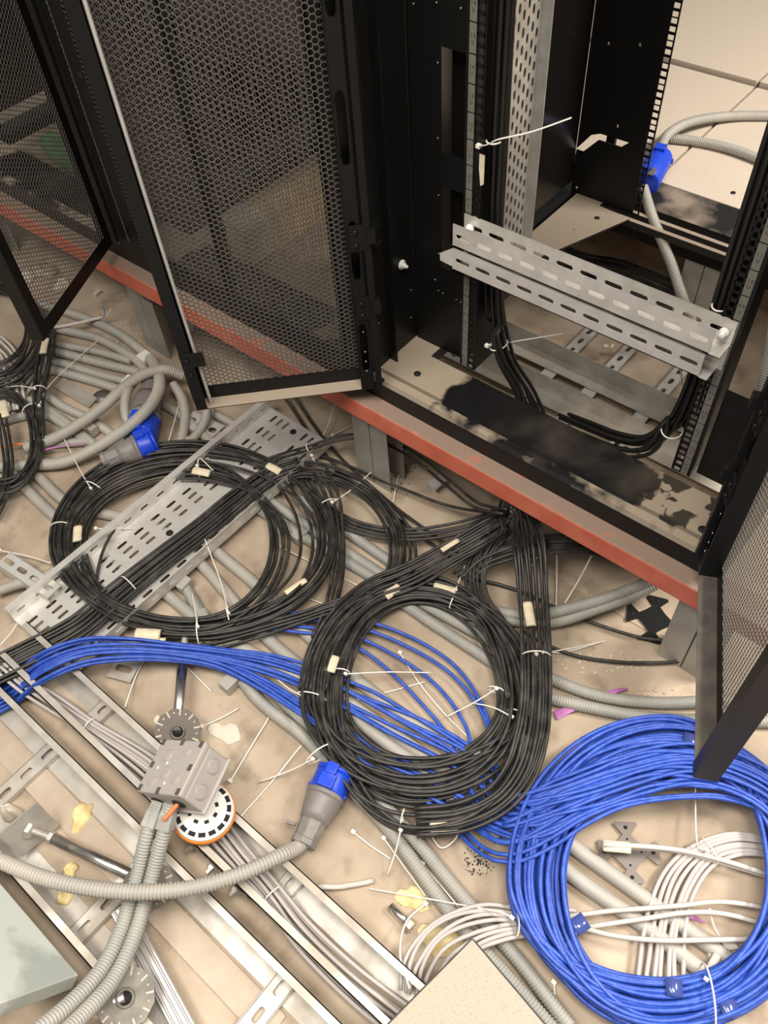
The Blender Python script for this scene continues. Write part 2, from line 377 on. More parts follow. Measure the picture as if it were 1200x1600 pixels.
def sill_profile(x0, x1):
    m = MB()
    pr = [(-.018, 0), (-.108, 0), (-.112, -.006), (-.117, -.006), (-.120, 0.002), (-.136, 0.001), (-.142, -.006), (-.142, -.050), (-.139, -.050), (-.139, -.012), (-.018, -.012)]
    m.prism([(x0, y, B + z) for y, z in pr], (x1 - x0, 0, 0)); return m
def dusty_plate_mat():
    """front base plate: drift of dust at the left end, scuffed patches at the right end"""
    m = bpy.data.materials.new('scuffed dusty base plate'); m.use_nodes = True; nt = m.node_tree; N = nt.nodes; Lk = nt.links; b = N['Principled BSDF']
    tc = N.new('ShaderNodeTexCoord'); sp = N.new('ShaderNodeSeparateXYZ'); Lk.new(tc.outputs['Object'], sp.inputs[0])
    def math_(op, a, c, d=None):
        n = N.new('ShaderNodeMath'); n.operation = op
        for i, k in enumerate((a, c)):
            if isinstance(k, (int, float)): n.inputs[i].default_value = k
            else: Lk.new(k, n.inputs[i])
        return n.outputs[0]
    def rng_(s, a, c, ta=0, tb=1):
        r = N.new('ShaderNodeMapRange'); r.inputs['From Min'].default_value = a; r.inputs['From Max'].default_value = c; r.inputs['To Min'].default_value = ta; r.inputs['To Max'].default_value = tb; Lk.new(s, r.inputs[0]); return r.outputs[0]
    def nz(sc, det=4, dist=0.0):
        n = N.new('ShaderNodeTexNoise'); n.inputs['Scale'].default_value = sc; n.inputs['Detail'].default_value = det; n.inputs['Distortion'].default_value = dist; Lk.new(tc.outputs['Object'], n.inputs['Vector']); return n.outputs[0]
    x = sp.outputs[0]; y = sp.outputs[1]                     # object origin: rack centre, X along the front
    wob = math_('MULTIPLY', math_('SUBTRACT', nz(9), 0.5), 0.14)
    left = rng_(math_('ADD', x, wob), -.232, -.222, 1, 0)
    right = rng_(math_('ADD', x, wob), .205, .225, 0, 1)
    spots = rng_(nz(26, 2, 0.4), .52, .56, 1, .12)
    right = math_('MULTIPLY', right, spots)
    lip = math_('MULTIPLY', rng_(y, -.121, -.117, 1, 0), rng_(math_('ADD', nz(12, 6), math_('MULTIPLY', math_('ABSOLUTE', x, 0), .25)), .47, .60))
    faint = math_('MULTIPLY', rng_(nz(7, 8), .5, .75), .16)
    f = math_('MAXIMUM', math_('MAXIMUM', left, right), math_('MAXIMUM', lip, faint))
    g = N.new('ShaderNodeNewGeometry'); s2 = N.new('ShaderNodeSeparateXYZ'); Lk.new(g.outputs['Normal'], s2.inputs[0])
    f = math_('MULTIPLY', f, rng_(s2.outputs[2], .3, .8))
    mx = N.new('ShaderNodeMix'); mx.data_type = 'RGBA'; Lk.new(f, mx.inputs[0]); b.inputs['Specular IOR Level'].default_value = .3; mx.inputs[6].default_value = (.009, .0085, .0085, 1); mx.inputs[7].default_value = (.34, .275, .205, 1)
    Lk.new(mx.outputs[2], b.inputs['Base Color']); Lk.new(rng_(f, 0, 1, .38, .9), b.inputs['Roughness'])
    return m
MT['plate'] = dusty_plate_mat()

def rack(cx, label, side_l=True, side_r=True, unseen_roof=True, dusty=False):
    r = thing('server_rack', label, 'server rack', (cx, 0, B), 'black open server racks standing in a row')
    x0, x1 = cx - .4, cx + .4
    sill_profile(x0 + .012, x1 - .012).build('front_sill', 'plate', r)
    for sx, s in ((x0, 1), (x1, -1)):
        m = MB(); a, b_ = sorted((sx, sx + s * .013))
        m.box((a, -.142, B - .05), (b_, .03, B + 2.0))                          # post outer cheek
        a, b_ = sorted((sx + s * .013, sx + s * .032)); m.box((a, -.075, B), (b_, -.072, B + 2.0))
        a, b_ = sorted((sx + s * .013, sx + s * .020)); m.box((a, .022, B), (b_, .03, B + 2.0))
        m.build('corner_post', 'black', r)
        m = MB(); a, b_ = sorted((sx, sx + s * .012)); m.box((a, .83, B), (b_, .84, B + 2.0)); m.build('corner_post', 'black', r)
        m = MB(); a, b_ = sorted((sx + s * .004, sx + s * .078)); m.box((a, -.018, B - .03), (b_, .80, B)); m.build('base_beam', 'black_dusted' if dusty and s > 0 else 'black', r)
    m = MB(); m.box((x0 + .03, .722, B - .02), (x1 - .03, .838, B)); m.build('rear_sill', 'black_dusty' if dusty else 'black', r)
    m = MB()
    for y in (.652, .685): m.box((x0 + .08, y, B - .02), (x1 - .08, y + .012, B - .002))
    m.build('rear_beam', 'black_dusted' if dusty else 'black', r)
    if side_l: m = MB(); m.box((x0, .03, B + .03), (x0 + .003, .716, B + 2.0)); m.build('side_panel', 'black_gloss', r)
    if side_r: m = MB(); m.box((x1 - .003, .03, B + .03), (x1, .716, B + 2.0)); m.build('side_panel', 'black_gloss', r)
    m = MB(); m.box((x0, -.142, B + 2.0), (x1, .84, B + 2.03)); m.build('unseen_roof', 'black', r)  # out-of-view rack top, added to block ceiling light and darken the interior
    return r
CX = .2475
R0 = rack(CX, 'open black server rack with numbered mounting rails and a galvanised crossbar', side_l=False, dusty=True)
R1 = rack(CX - .8, 'closed black server rack with two mesh doors behind the folded-back door', side_r=False)
R2 = rack(CX - 1.6, 'black server rack at far left with one mesh door swung open')

# --- doors
door(R0, (-.131, -.142), (-.69, -.725), 1, True, .366, True, 'folded-back mesh door seen from its inner side')
door(R0, (.634, -.148), (.436, -.90), -1, True, .378, False, 'mesh door swung open at the right edge of the photo', 'black_brown')
dl = door(R1, (-.905, -.146), (1, 0), 1, False, .352, uL=.048, mw=.294)
m = MB()
for k in range(160): m.box((-.9055, -.1495, B + .03 + k * .0115), (-.9035, -.148, B + .036 + k * .0115))
m.box((-.9055, -.1482, B + .03), (-.9035, -.1478, B + 1.87)); m.build('edge_gasket', 'label', dl)
p_ = (-.872, -.148, B + .43); m = MB(); m.lathe(p_, (0, -1, 0), [(0, .008), (.0012, .008)], 16); m.build('drilled_hole', 'darkhole', dl)
door(R1, (-.550, -.146), (1, 0), 1, False, .352)
for r_, xa, xb in ((R1, -.939, -.906), (R1, -.197, -.167), (R2, -1.0, -.967)):
    m = MB(); m.box((xa, -.146, B - .0), (xb, -.140, B + 2.0)); m.build('front_flange', 'black', r_)
door(R2, (-.975, -.156), (.452, -.892), -1, False, .372)

# --- front mounting rails with square holes, labels with printed unit numbers
U_ = .04445
def digits_mesh(ch):
    c = bpy.data.curves.new('t', 'FONT'); c.body = ch; c.size = 1.0; c.align_x = 'CENTER'; c.resolution_u = 2
    o = bpy.data.objects.new('t', c); COL.objects.link(o); bpy.context.view_layer.update()
    me = bpy.data.meshes.new_from_object(o.evaluated_get(bpy.context.evaluated_depsgraph_get()))
    V = np.array([v.co[:] for v in me.vertices]); F = [tuple(p.vertices) for p in me.polygons]
    bpy.data.objects.remove(o); bpy.data.curves.remove(c); bpy.data.meshes.remove(me); return V, F
GL = {c: digits_mesh(c) for c in '0123456789U'}
def rail(xc, s):                         # s=+1: holes to +X of the label strip (left rail)
    xh = xc + s * .0145; a, b_ = sorted((xc - s * .010, xc + s * .0075)); m = MB()
    m.box((a, 0, B), (b_, .002, B + 1.95))
    hw = .0052
    for n in range(43):
        zs = [.00635, .02222, .0381]
        prev = n * U_
        for z in zs:
            zb, zt = B + n * U_ + z - .0048, B + n * U_ + z + .0048
            a, b_ = sorted((xh - s * .007, xh + s * .007)); m.box((a, 0, B + prev), (b_, .002, zb)); prev = n * U_ + z + .0048
        m.box((a, 0, B + prev), (b_, .002, B + (n + 1) * U_))
        m.box((xh - .007, 0, B + n * U_), (xh - hw, .002, B + (n + 1) * U_)); m.box((xh + hw, 0, B + n * U_), (xh + .007, .002, B + (n + 1) * U_))
    a, b_ = sorted((xh + s * .007, xh + s * .010)); m.box((a, 0, B), (b_, .07, B + 1.95))
    a, b_ = sorted((xc - s * .010, xc - s * .012)); m.box((a, 0, B), (b_, .05, B + 1.95))
    ro = m.build('mounting_rail', 'black', R0)
    lab = MB(); ink = MB()
    for n in range(43):
        z0 = B + n * U_
        lab.box((xc - .0062, -.0008, z0 + .0012), (xc + .0062, 0, z0 + U_ - .0012))
        t = '%02d' % (n + 1) if n < 9 else str(n + 1)
        for ch, dx, dz in ((t[0], -.0026, .0235), (t[1], .0026, .0235), ('U', 0, .0135)):
            V, F = GL[ch]; sc = .0092
            P = np.stack([xc + dx + V[:, 0] * sc * .8, np.full(len(V), -.0011), z0 + dz + V[:, 1] * sc], 1); ink.add(P, F)
    l = lab.build('label_strip', 'label', ro); ink.build('printed_number', 'ink', ro)
    return ro
rail(0.0, 1); rail(.4954, -1)
# --- blanking panels at the sides of the rails
def cut_panel(x0, x1, y, cuts, name='blanking_panel', z0=0.0, z1=1.97, mt='black'):
    """vertical panel in plane Y=y with rectangular cut-outs [(xa,xb,za,zb)] (sorted by za)"""
    m = MB(); zp = z0
    for xa, xb, za, zb in cuts:
        m.box((x0, y, B + zp), (x1, y + .002, B + za)); m.box((x0, y, B + za), (xa, y + .002, B + zb)); m.box((xb, y, B + za), (x1, y + .002, B + zb)); zp = zb
    m.box((x0, y, B + zp), (x1, y + .002, B + z1)); return m.build(name, mt, R0)
cut_panel(-.136, -.010, .014, [(-.071, -.019, .205, .378), (-.071, -.019, .440, .612), (-.071, -.019, .75, .92)])
m = MB(); m.box((-.075, .05, B), (-.035, .052, B + 1.9))
for k in range(150): m.box((-.035, .05, B + .1 + k * .012), (-.028, .052, B + .106 + k * .012))
m.build('cable_finger_strip', 'black', R0)
m = MB(); m.box((.512, .018, B + .0), (.632, .020, B + .208)); m.build('blanking_panel', 'black', R0)
# screws, white bolt, hinge clip on the left post
def screw(p, d, r=.003, mt='bright', par=R0, name='screw'):
    m = MB(); m.lathe(p, d, [(0, r), (r * .5, r), (r * .8, r * .6)], 10); m.build(name, mt, par)
for q in ((682, 4), (646, 6), (684, 98), (684, 216), (685, 305), (686, 396), (680, 437), (685, 454), (692, 458), (713, 468), (720, 472), (720, 13), (732, 15)):
    screw(atY(q[0], q[1], .013), (0, -1, 0), .0018)
def atX(x, y, Xv):
    v = ray(x, y); return CAMC + v * (Xv - CAMC[0]) / v[0]
PX = -.139
for q in ((656, 431), (657, 460)): screw(atX(q[0], q[1], PX), (1, 0, 0), .0028)
for q in ((583, 50), (598, 302), (591, 489), (592, 505), (610, 502), (642, 453), (642, 496)): screw(atX(q[0], q[1], PX), (1, 0, 0), .0017)
p = atX(627, 413, PX); m = MB(); m.lathe(p, (1, 0, 0), [(0, .010), (.004, .0095), (.004, .005), (.010, .005), (.010, .0035), (.016, .003)], 16); m.build('hinge_bolt', 'white', R0)
p = atX(659, 512, PX); m = MB(); m.box((PX, p[1] - .006, p[2] - .02), (PX + .004, p[1] + .008, p[2] + .022)); cl = m.build('post_clip', 'galv', R0)
for dz in (-.008, .010): screw(p + [.004, .001, dz], (1, 0, 0), .0042, 'bright', cl)
# square-hole post flange on the left (white folded latch piece)
p = atX(580, 365, -.125)
m = MB(); m.box((p[0] - .02, p[1] - .006, p[2] + .012), (p[0] + .012, p[1] + .016, p[2] + .015)); m.box((p[0] - .02, p[1] - .004, p[2] - .02), (p[0] + .012, p[1] + .014, p[2] - .017))
m.box((p[0] - .02, p[1] + .008, p[2] - .02), (p[0] - .017, p[1] + .016, p[2] + .015)); m.build('latch_keeper', 'black', R0)

# --- rear left mounting rail with square holes and a lit cut-out
cut = [(-.185, .083), (-.150, .131), (-.129, .143), (-.052, .144), (-.071, .127), (-.131, .124), (-.168, .086)]
yb = .68
zlo, zhi = .083, .145
xl = -.166; XE = .5 * (atY(1065, 0, yb)[0] + atY(1003, 318, yb)[0]) - .0085; ZS = .03
m = MB()
qz = lambda x, y: (atY(x, y, yb)[0], atY(x, y, yb)[2])
pc = [qz(*q) for q in ((899, 234), (924, 211), (938, 209), (983, 223), (970, 230), (935, 219), (911, 237))]
zl = min(z for _, z in pc) - .004; zh = max(z for _, z in pc) + .004; xe = XE - .008
m.box((xl, yb, B), (xe, yb + .003, zl)); m.box((xl, yb, zh), (xe, yb + .003, B + 1.95))
ol = [(xl, zl), (xe, zl), (xe, zh), (pc[3][0], zh), pc[3], pc[4], pc[5], pc[6], (xl, pc[6][1])]
m.prism([(x, yb, z) for x, z in ol], (0, .003, 0))
m.prism([(x, yb, z) for x, z in ((xl, pc[0][1] + .004), pc[1], pc[2], pc[3], (pc[3][0], zh), (xl, zh))], (0, .003, 0))
for n in range(43):
    prev = n * U_
    for z in (.00635, .02222, .0381):
        m.box((xe, yb, B + prev), (XE + .0075, yb + .003, B + n * U_ + z - .0055)); prev = n * U_ + z + .0055
    m.box((xe, yb, B + prev), (XE + .0075, yb + .003, B + (n + 1) * U_))
m.box((XE + .0055, yb, B), (XE + .0085, yb + .003, B + 1.95))
m.build('rear_mounting_rail', 'black', R0)
for q in ((901, 293), (951, 68), (965, 197), (1000, 70)): screw(atY(q[0], q[1], yb - .001), (0, -1, 0), .004)
m = MB(); m.box((-.168, .03, B + .03), (-.165, .676, B + 2.0)); m.build('side_panel', 'black_gloss', R0)
# gusset plate of the base, rear left
m = MB(); m.prism([(x, y, B - .004) for x, y in ((-.10, .665), (.015, .655), (-.062, .44), (-.10, .44))], (0, 0, .005)); m.build('corner_gusset', 'black_dusted', R0)
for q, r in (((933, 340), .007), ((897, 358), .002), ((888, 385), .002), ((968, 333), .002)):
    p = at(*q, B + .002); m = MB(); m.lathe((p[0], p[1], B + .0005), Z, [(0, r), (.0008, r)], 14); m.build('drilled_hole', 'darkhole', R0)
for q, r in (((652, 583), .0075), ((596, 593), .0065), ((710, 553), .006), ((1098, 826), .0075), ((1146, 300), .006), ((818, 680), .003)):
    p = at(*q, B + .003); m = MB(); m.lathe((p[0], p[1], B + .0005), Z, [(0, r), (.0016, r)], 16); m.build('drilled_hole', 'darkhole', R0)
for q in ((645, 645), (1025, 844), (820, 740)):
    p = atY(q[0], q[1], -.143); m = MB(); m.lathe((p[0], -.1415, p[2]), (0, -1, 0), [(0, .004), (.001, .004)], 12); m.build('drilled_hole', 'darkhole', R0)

# ================================================================== galvanised crossbar on the rails
cb = thing('slotted_crossbar', 'galvanised slotted double channel bolted across the front rails of the open rack', 'channel', (.2475, -.02, B + .31), None)
def slot_face(y, z0, z1, xa, xb, mt='galv', pitch=.0425, hx=.35, hy=.105, off=0):
    m = MB(); n = int((xb - xa) / pitch); c = (xb - xa) / n
    m.perf((xa, y, z0), X, Z, -Y, n, 1, c, z1 - z0, lambda i, j: True, .002, 'slot', hx, hy, 16); return m
a, b_ = -.0075, .4985
m = slot_face(0 - .002, B + .308, B + .354, a, b_); 
m.build('back_flange', 'galv', cb)
m = MB(); m.box((a, -.037, B + .308), (b_, -.002, B + .310)); m.build('channel_web', 'galv', cb)
slot_face(-.037, B + .308, B + .352, a + .001, b_ - .018).build('front_flange', 'galv', cb)
slot_face(-.002, B + .258, B + .303, a, b_).build('back_flange', 'galv', cb)
m = MB(); m.box((a, -.037, B + .258), (b_ - .008, -.002, B + .260)); m.build('channel_web', 'galv', cb)
m = slot_face(-.037, B + .258, B + .303, a + .001, b_ - .022)
m.prism([(a + .001, -.039, B + .303), (a + .001, -.039, B + .266), (a - .022, -.044, B + .272), (a - .022, -.044, B + .287)], (0, .002, 0)); m.build('front_flange', 'galv', cb)
for xx in (.008, .485):
    p = (xx, -.004, B + .331); m = MB(); m.lathe(p, (0, -1, 0), [(0, .0085), (.006, .0085), (.006, .0055), (.013, .0055), (.014, .003)], 14); m.build('bolt', 'white', cb)

# ================================================================== vertical perforated tray inside the rack
vt = thing('vertical_cable_tray', 'tall galvanised perforated cable tray standing inside the left of the open rack', 'cable tray', (-.1, .31, B))
m = MB(); m.perf((-.1, .258, B + .0), Y, Z, X, 6, 62, .0155, .030, lambda i, j: True, .0015, 'slot', .27, .30, 10, True)
m.build('tray_bed', 'galv', vt)
m = MB(); m.box((-.102, .350, B), (-.099, .360, B + 1.9)); m.box((-.102, .250, B), (-.099, .259, B + 1.9)); m.box((-.102, .360, B), (-.080, .362, B + 1.9)); m.build('tray_flange', 'galv', vt)

# ================================================================== conduits, cables
def path(pts, step=.01): return spline([at(x, y, h) for x, y, h in pts], step)
def conduit_mesh(P, r, pitch=.0052, amp=.10, sides=12):
    P = resample(P, pitch / 4.0); n = len(P)
    k = np.arange(n) % 4; rr = np.where(k == 0, r * (1 - 1.6 * amp), np.where(k == 2, r * 1.02, r * .985))
    m = MB(); m.tube(P, rr, sides); return m
def conduit(pts, label, r=.0125, mt='conduit', corr=True, name='electrical_conduit', group='grey conduits on the slab', world=False, amp=.11, pitch=.0054):
    P = spline(pts, .01) if world else path(pts)
    P = P.copy(); 
    if not world: P[:, 2] = np.maximum(P[:, 2], r)
    if corr: m = conduit_mesh(P, r, pitch, amp)
    else: m = MB(); m.tube(resample(P, .012), r, 14)
    return solo(m, name, mt, label, 'conduit', group)
def tie_part(par, c, axis, r, tail=None, flat=.5):
    """cable tie cinched round a bundle at c (world), bundle direction axis"""
    a, b_, d = rot_to(axis); m = MB(); t = np.linspace(0, 2 * PI, 24, endpoint=False)
    m.tube([np.array(c) + r * (a * math.cos(k) + b_ * math.sin(k) * .8) for k in t], .0015, 6, True)
    if tail is not None:
        hd = np.array(tail[0]); m.obox(hd, (X, Y, Z), (.0035, .0028, .0025)); m.tube(spline(tail, .01), .0014, 6, flat=.6)
    o = m.build('cable_tie', 'tie', par); o['label'] = 'white nylon cable tie'; return o
def tape_part(par, p, q, r, mt='tape', flat=.55):
    m = MB(); P = spline([np.array(p), (np.array(p) + np.array(q)) / 2 + np.array([0, 0, .0005]), np.array(q)], .006); m.tube(P, r, 12, flat=flat, smooth=True); o = m.build('tape_label', mt, par); o['label'] = 'cream tape label' if mt == 'tape' else 'clear tape band'; return o
def strand_noise(n, s, amp, k=3):
    t = np.linspace(0, 1, n); o = np.zeros(n)
    for i in range(1, k + 1): o += math.sin(0) + np.sin(2 * PI * (i * t * s + rng.rand())) / i
    return o * amp
def bundle(name, label, cat, N, pts, widths, r, mt, group=None, ties=(), tapes=(), ends=0, world=False, hl=None, wob=.5, cross=1.0, step=.014, sides=7, part='cable', floorclamp=True):
    """N cables following a polyline; widths in metres at each control point"""
    C = np.array([list(p) if world else list(at(*p)) for p in pts]); C = np.hstack([C, np.array(widths, float)[:, None]])
    C = resample(spline(C, .012), step); P = C[:, :3]; Wd = C[:, 3]; n = len(P)
    T = np.gradient(P, axis=0); T /= np.maximum(np.linalg.norm(T, axis=1), 1e-9)[:, None]
    S_ = np.cross(T, [0, 0, 1.0]); ln = np.linalg.norm(S_, axis=1)[:, None]; S_ = np.where(ln > .2, S_ / np.maximum(ln, 1e-6), np.array([1.0, 0, 0])); Nn = np.cross(S_, T)
    root = thing(name, label, cat, (P[0, 0], P[0, 1], max(0, P[:, 2].min() - r)), group)
    wm = np.median(Wd); per = max(1, int(round(wm / (2 * r))))
    order = list(range(N)); random.shuffle(order)
    for i in range(N):
        layer = i // per; k = i % per; cnt = min(per, N - layer * per)
        u = 0 if cnt == 1 else (k + .5 * (layer % 2) * (0 if cnt < per else .9)) / max(1, cnt - 1) * 2 - 1
        un = np.clip(u + strand_noise(n, .7 * cross, .22 * wob * min(1, 8 / max(1, per))), -1.2, 1.2)
        hh = layer * 1.75 * r + abs(strand_noise(n, 1.2, .25 * r))
        Q = P + S_ * (un * Wd / 2)[:, None] + Nn * hh[:, None]
        if floorclamp: Q[:, 2] = np.maximum(Q[:, 2], r)
        a0 = int(rng.rand() * ends / step); a1 = n - int(rng.rand() * ends / step)
        m = MB(); m.tube(Q[a0:a1], r, sides); m.build(part, mt, root)
    def near(x, y):
        pr = np.array([pj(p) for p in P]); return int(np.argmin((pr[:, 0] - x)**2 + (pr[:, 1] - y)**2))
    for t in ties:
        i = near(t[0], t[1]); c = P[i] + np.array([0, 0, min(.006, r * (N // per))])
        tl = [at(*q) for q in t[2:]] if len(t) > 2 else None
        tie_part(root, c, T[i], max(Wd[i] / 2 + r, r * 2.2), tl)
    for x, y, x2, y2, h, rr in tapes: tape_part(root, at(x, y, h), at(x2, y2, h), rr)
    return root
def coil(name, label, cat, ctr, groups, h0, r, mt, per, group=None, ties=(), tapes=(), wob=.012, sides=7, nseg=110, sub='cable'):
    """rings lying on the slab. groups: (count, L0,L1,R0,R1,T0,T1,B0,B1) pixel extents"""
    cx, cy = ctr; c = at(cx, cy, h0); root = thing(name, label, cat, (c[0], c[1], 0), group); tot = 0
    for (cnt, L0, L1, R0_, R1_, T0, T1, B0, B1) in groups:
        for i in range(cnt):
            s = (i + .5) / cnt; s2 = [min(1, max(0, s + rng.uniform(-.35, .35))) for _ in range(4)]
            Lx = L0 + (L1 - L0) * s2[0]; Rx = R0_ + (R1_ - R0_) * s2[1]; Ty = T0 + (T1 - T0) * s2[2]; By = B0 + (B1 - B0) * s2[3]
            ph = rng.rand(3) * 2 * PI; lay = rng.randint(0, per) ; hz = h0 + r + lay * 1.7 * r
            th = np.linspace(0, 2 * PI, nseg, endpoint=False); P = []
            hp = rng.rand() * 2 * PI
            for t in th:
                cc, ss = math.cos(t), math.sin(t)
                k = 1 + wob * (math.sin(t + ph[0]) + .7 * math.sin(2 * t + ph[1]) + .5 * math.sin(3 * t + ph[2]))
                x = cx + (Rx - cx if cc > 0 else cx - Lx) * cc * k; y = cy + (By - cy if ss > 0 else cy - Ty) * ss * k
                P.append(at(x, y, max(h0 + r, hz + r * .9 * math.sin(2 * t + hp))))
            m = MB(); m.tube(P, r, sides, True); m.build(sub, mt, root); tot += 1
    for t in ties:                         # (x,y,dx,dy,halfwidth_m, tail pts...)
        x, y, dx, dy, hw = t[:5]; hh = h0 + r * per * .8; c = at(x, y, hh); d = at(x + dx, y + dy, hh) - c
        tl = [at(*q) for q in t[5:]] if len(t) > 5 else None
        tie_part(root, c, d, hw, tl)
    for x, y, x2, y2, h, rr in tapes: tape_part(root, at(x, y, h), at(x2, y2, h), rr, flat=.5)
    return root
MT['cable_dark'] = mat('darker black cable jacket', (0.012, 0.011, 0.010), 0.42)  # plain, darker jacket for the two bundles on the mounting rails
RB = .0036

# ================================================================== long floor conduits
G1 = 'grey conduits running diagonally across the slab'
conduit([(330, 745, .013), (437, 817, .013), (593, 910, .013), (627, 940, .013), (777, 1040, .013), (845, 1085, .013), (930, 1107, .013), (1020, 1122, .013), (1110, 1126, .013), (1230, 1128, .013)], 'grey corrugated conduit, front one of the pair that ends at the right mesh door', group=G1)
conduit([(380, 755, .013), (477, 820, .013), (600, 900, .013), (653, 938, .013), (767, 1003, .013), (840, 1050, .013), (930, 1086, .013), (1020, 1098, .013), (1110, 1096, .013), (1230, 1088, .013)], 'grey corrugated conduit, rear one of the pair that ends at the right mesh door', group=G1)
conduit([(470, 780, .013), (527, 820, .013), (613, 880, .013), (690, 930, .013), (760, 952, .015), (830, 961, .03), (920, 943, .06), (1005, 912, .09), (1060, 880, .12)], 'grey corrugated conduit, upper one of the pair rising under the red beam', group=G1)
conduit([(640, 925, .013), (720, 958, .013), (800, 970, .013), (860, 973, .022), (930, 952, .05), (1010, 920, .08), (1070, 885, .11)], 'grey corrugated conduit, lower one of the pair rising under the red beam', group=G1)
conduit([(315, 955, .013), (345, 1010, .013), (400, 1090, .013), (478, 1155, .013), (560, 1245, .013), (613, 1303, .013), (714, 1440, .013), (790, 1525, .013), (865, 1610, .013)], 'grey corrugated conduit, left one of the pair beneath the front black coil and tile corner', group=G1)
conduit([(330, 965, .013), (365, 1020, .013), (433, 1088, .013), (500, 1150, .013), (580, 1235, .013), (636, 1297, .013), (743, 1425, .013), (810, 1500, .013), (890, 1605, .013)], 'grey corrugated conduit, right one of the pair beneath the front black coil and tile corner', group=G1)
for pts, lab in (([(265, 800, .0125), (333, 858, .0125), (400, 914, .0125), (545, 1052, .0125), (710, 1178, .0125), (895, 1322, .0125), (1030, 1420, .0125), (1165, 1520, .0125)], 'smooth grey conduit, rightmost of three passing through the front black coil'),
                 ([(60, 745, .0125), (113, 790, .0125), (240, 822, .0125), (312, 880, .0125), (420, 1000, .0125), (540, 1094, .0125), (683, 1196, .0125), (900, 1372, .0125), (1000, 1442, .0125), (1100, 1520, .0125)], 'smooth grey conduit, middle of three passing through the front black coil'),
                 ([(18, 740, .0125), (80, 802, .0125), (170, 870, .0125), (255, 925, .0125), (330, 985, .0125), (470, 1060, .0125), (535, 1108, .0125), (660, 1205, .0125), (780, 1310, .0125)], 'smooth grey conduit, leftmost of three passing through the front black coil')):
    conduit(pts, lab, .0132, 'conduit_warm', False, group=G1)
conduit([(262, 880, .0125), (283, 908, .0125), (300, 935, .0125), (318, 970, .0125), (330, 1012, .0125)], 'short grey conduit stub with a clip beside the perforated tray', group=G1)
conduit([(620, 800, .0125), (560, 800, .0125), (520, 815, .0125), (560, 850, .0125), (650, 905, .0125)], 'smooth grey conduit half hidden behind the looped black strands', .0125, 'conduit_warm', False, group=G1) if False else None
# upper left cluster
G2 = 'grey conduits crossing the slab at the upper left'
CW = 'conduit_warm'
conduit([(60, 475, .014), (105, 488, .014), (150, 504, .014), (190, 524, .014), (235, 560, .014), (262, 578, .014)], 'grey conduit, furthest back of the upper left rows, behind the white cable end', .0135, CW, group=G2)
conduit([(55, 506, .014), (105, 517, .016), (150, 528, .016), (190, 548, .016), (217, 566, .016), (232, 588, .016)], 'grey conduit, second of the upper left rows counting from the rack', .0130, CW, group=G2)
conduit([(55, 530, .0125), (100, 540, .0125), (150, 549, .0125), (205, 565, .0125)], 'thin grey conduit, third of the upper left rows counting from the rack', .0115, CW, group=G2)
conduit([(55, 545, .0125), (100, 553, .0125), (150, 566, .0125), (217, 582, .0125)], 'grey conduit, fourth of the upper left rows, ending in a coupling', .0130, CW, group=G2)
conduit([(55, 560, .0125), (100, 569, .0125), (150, 584, .0125), (208, 599, .0125)], 'grey conduit, fifth of the upper left rows, ending in a coupling', .0120, CW, group=G2)
conduit([(55, 573, .0125), (100, 583, .0125), (150, 597, .0125), (195, 612, .0125)], 'grey conduit, sixth of the upper left rows, nearest the steel plate', .0130, CW, group=G2)
conduit([(55, 606, .0125), (100, 636, .0125), (140, 655, .0125), (180, 682, .0125)], 'grey conduit behind the two blue plugs, running under the loops', .0125, CW, group=G2)
conduit([(45, 625, .0125), (90, 650, .0125), (135, 685, .0125), (160, 705, .0125)], 'grey conduit under the clip, below the steel plate', .0125, 'conduit', group=G2)
conduit([(0, 660, .0125), (40, 650, .0125), (75, 650, .0125), (105, 668, .0125), (140, 695, .0125)], 'grey corrugated conduit emerging behind the small black coil at left', .0120, 'conduit', group=G2)
conduit([(40, 695, .0125), (90, 693, .0125), (135, 690, .0125)], 'short grey conduit beneath the purple film at left', .0120, CW, group=G2)
conduit([(40, 700, .02), (80, 687, .035), (120, 665, .05), (165, 632, .065), (200, 600, .08), (232, 582, .09), (262, 578, .085), (284, 586, .06)], 'thick grey hose loop arching over the upper blue plug', .0150, CW, group=G2)
conduit([(-10, 730, .016), (45, 727, .018), (100, 722, .03), (150, 700, .05), (195, 671, .095), (228, 642, .105), (247, 612, .09), (248, 585, .07), (235, 560, .04)], 'thick grey hose looping down across both blue plugs', .0150, CW, group=G2)
conduit([(215, 590, .06), (202, 605, .07), (195, 630, .07), (198, 655, .055), (212, 672, .04), (228, 686, .03)], 'grey hose feeding the lower blue plug', .0120, CW, group=G2)
conduit([(270, 600, .05), (283, 620, .04), (289, 650, .03), (283, 690, .02), (270, 720, .014)], 'grey hose hanging beside the latch end of the mesh door', .0130, CW, group=G2)
conduit([(322, 628, .06), (322, 650, .045), (314, 670, .03), (300, 686, .016), (280, 692, .013)], 'grey corrugated hose end below the mesh door corner', .0120, CW, group=G2)
conduit([(235, 620, .0125), (285, 650, .0125), (340, 700, .0125)], 'grey conduit lying behind the upper blue plug', .0125, CW, group=G2)
conduit([(320, 640, .0125), (360, 660, .0125), (420, 700, .0125)], 'grey conduit under the end of the perforated tray', .0120, CW, group=G2)
conduit([(-10, 925, .03), (30, 912, .03), (60, 906, .03), (90, 890, .022), (140, 862, .014), (190, 815, .014), (235, 775, .014), (300, 735, .014)], 'grey corrugated conduit, end of it lying over the slotted strut at left edge', .0125, CW, group=G1)
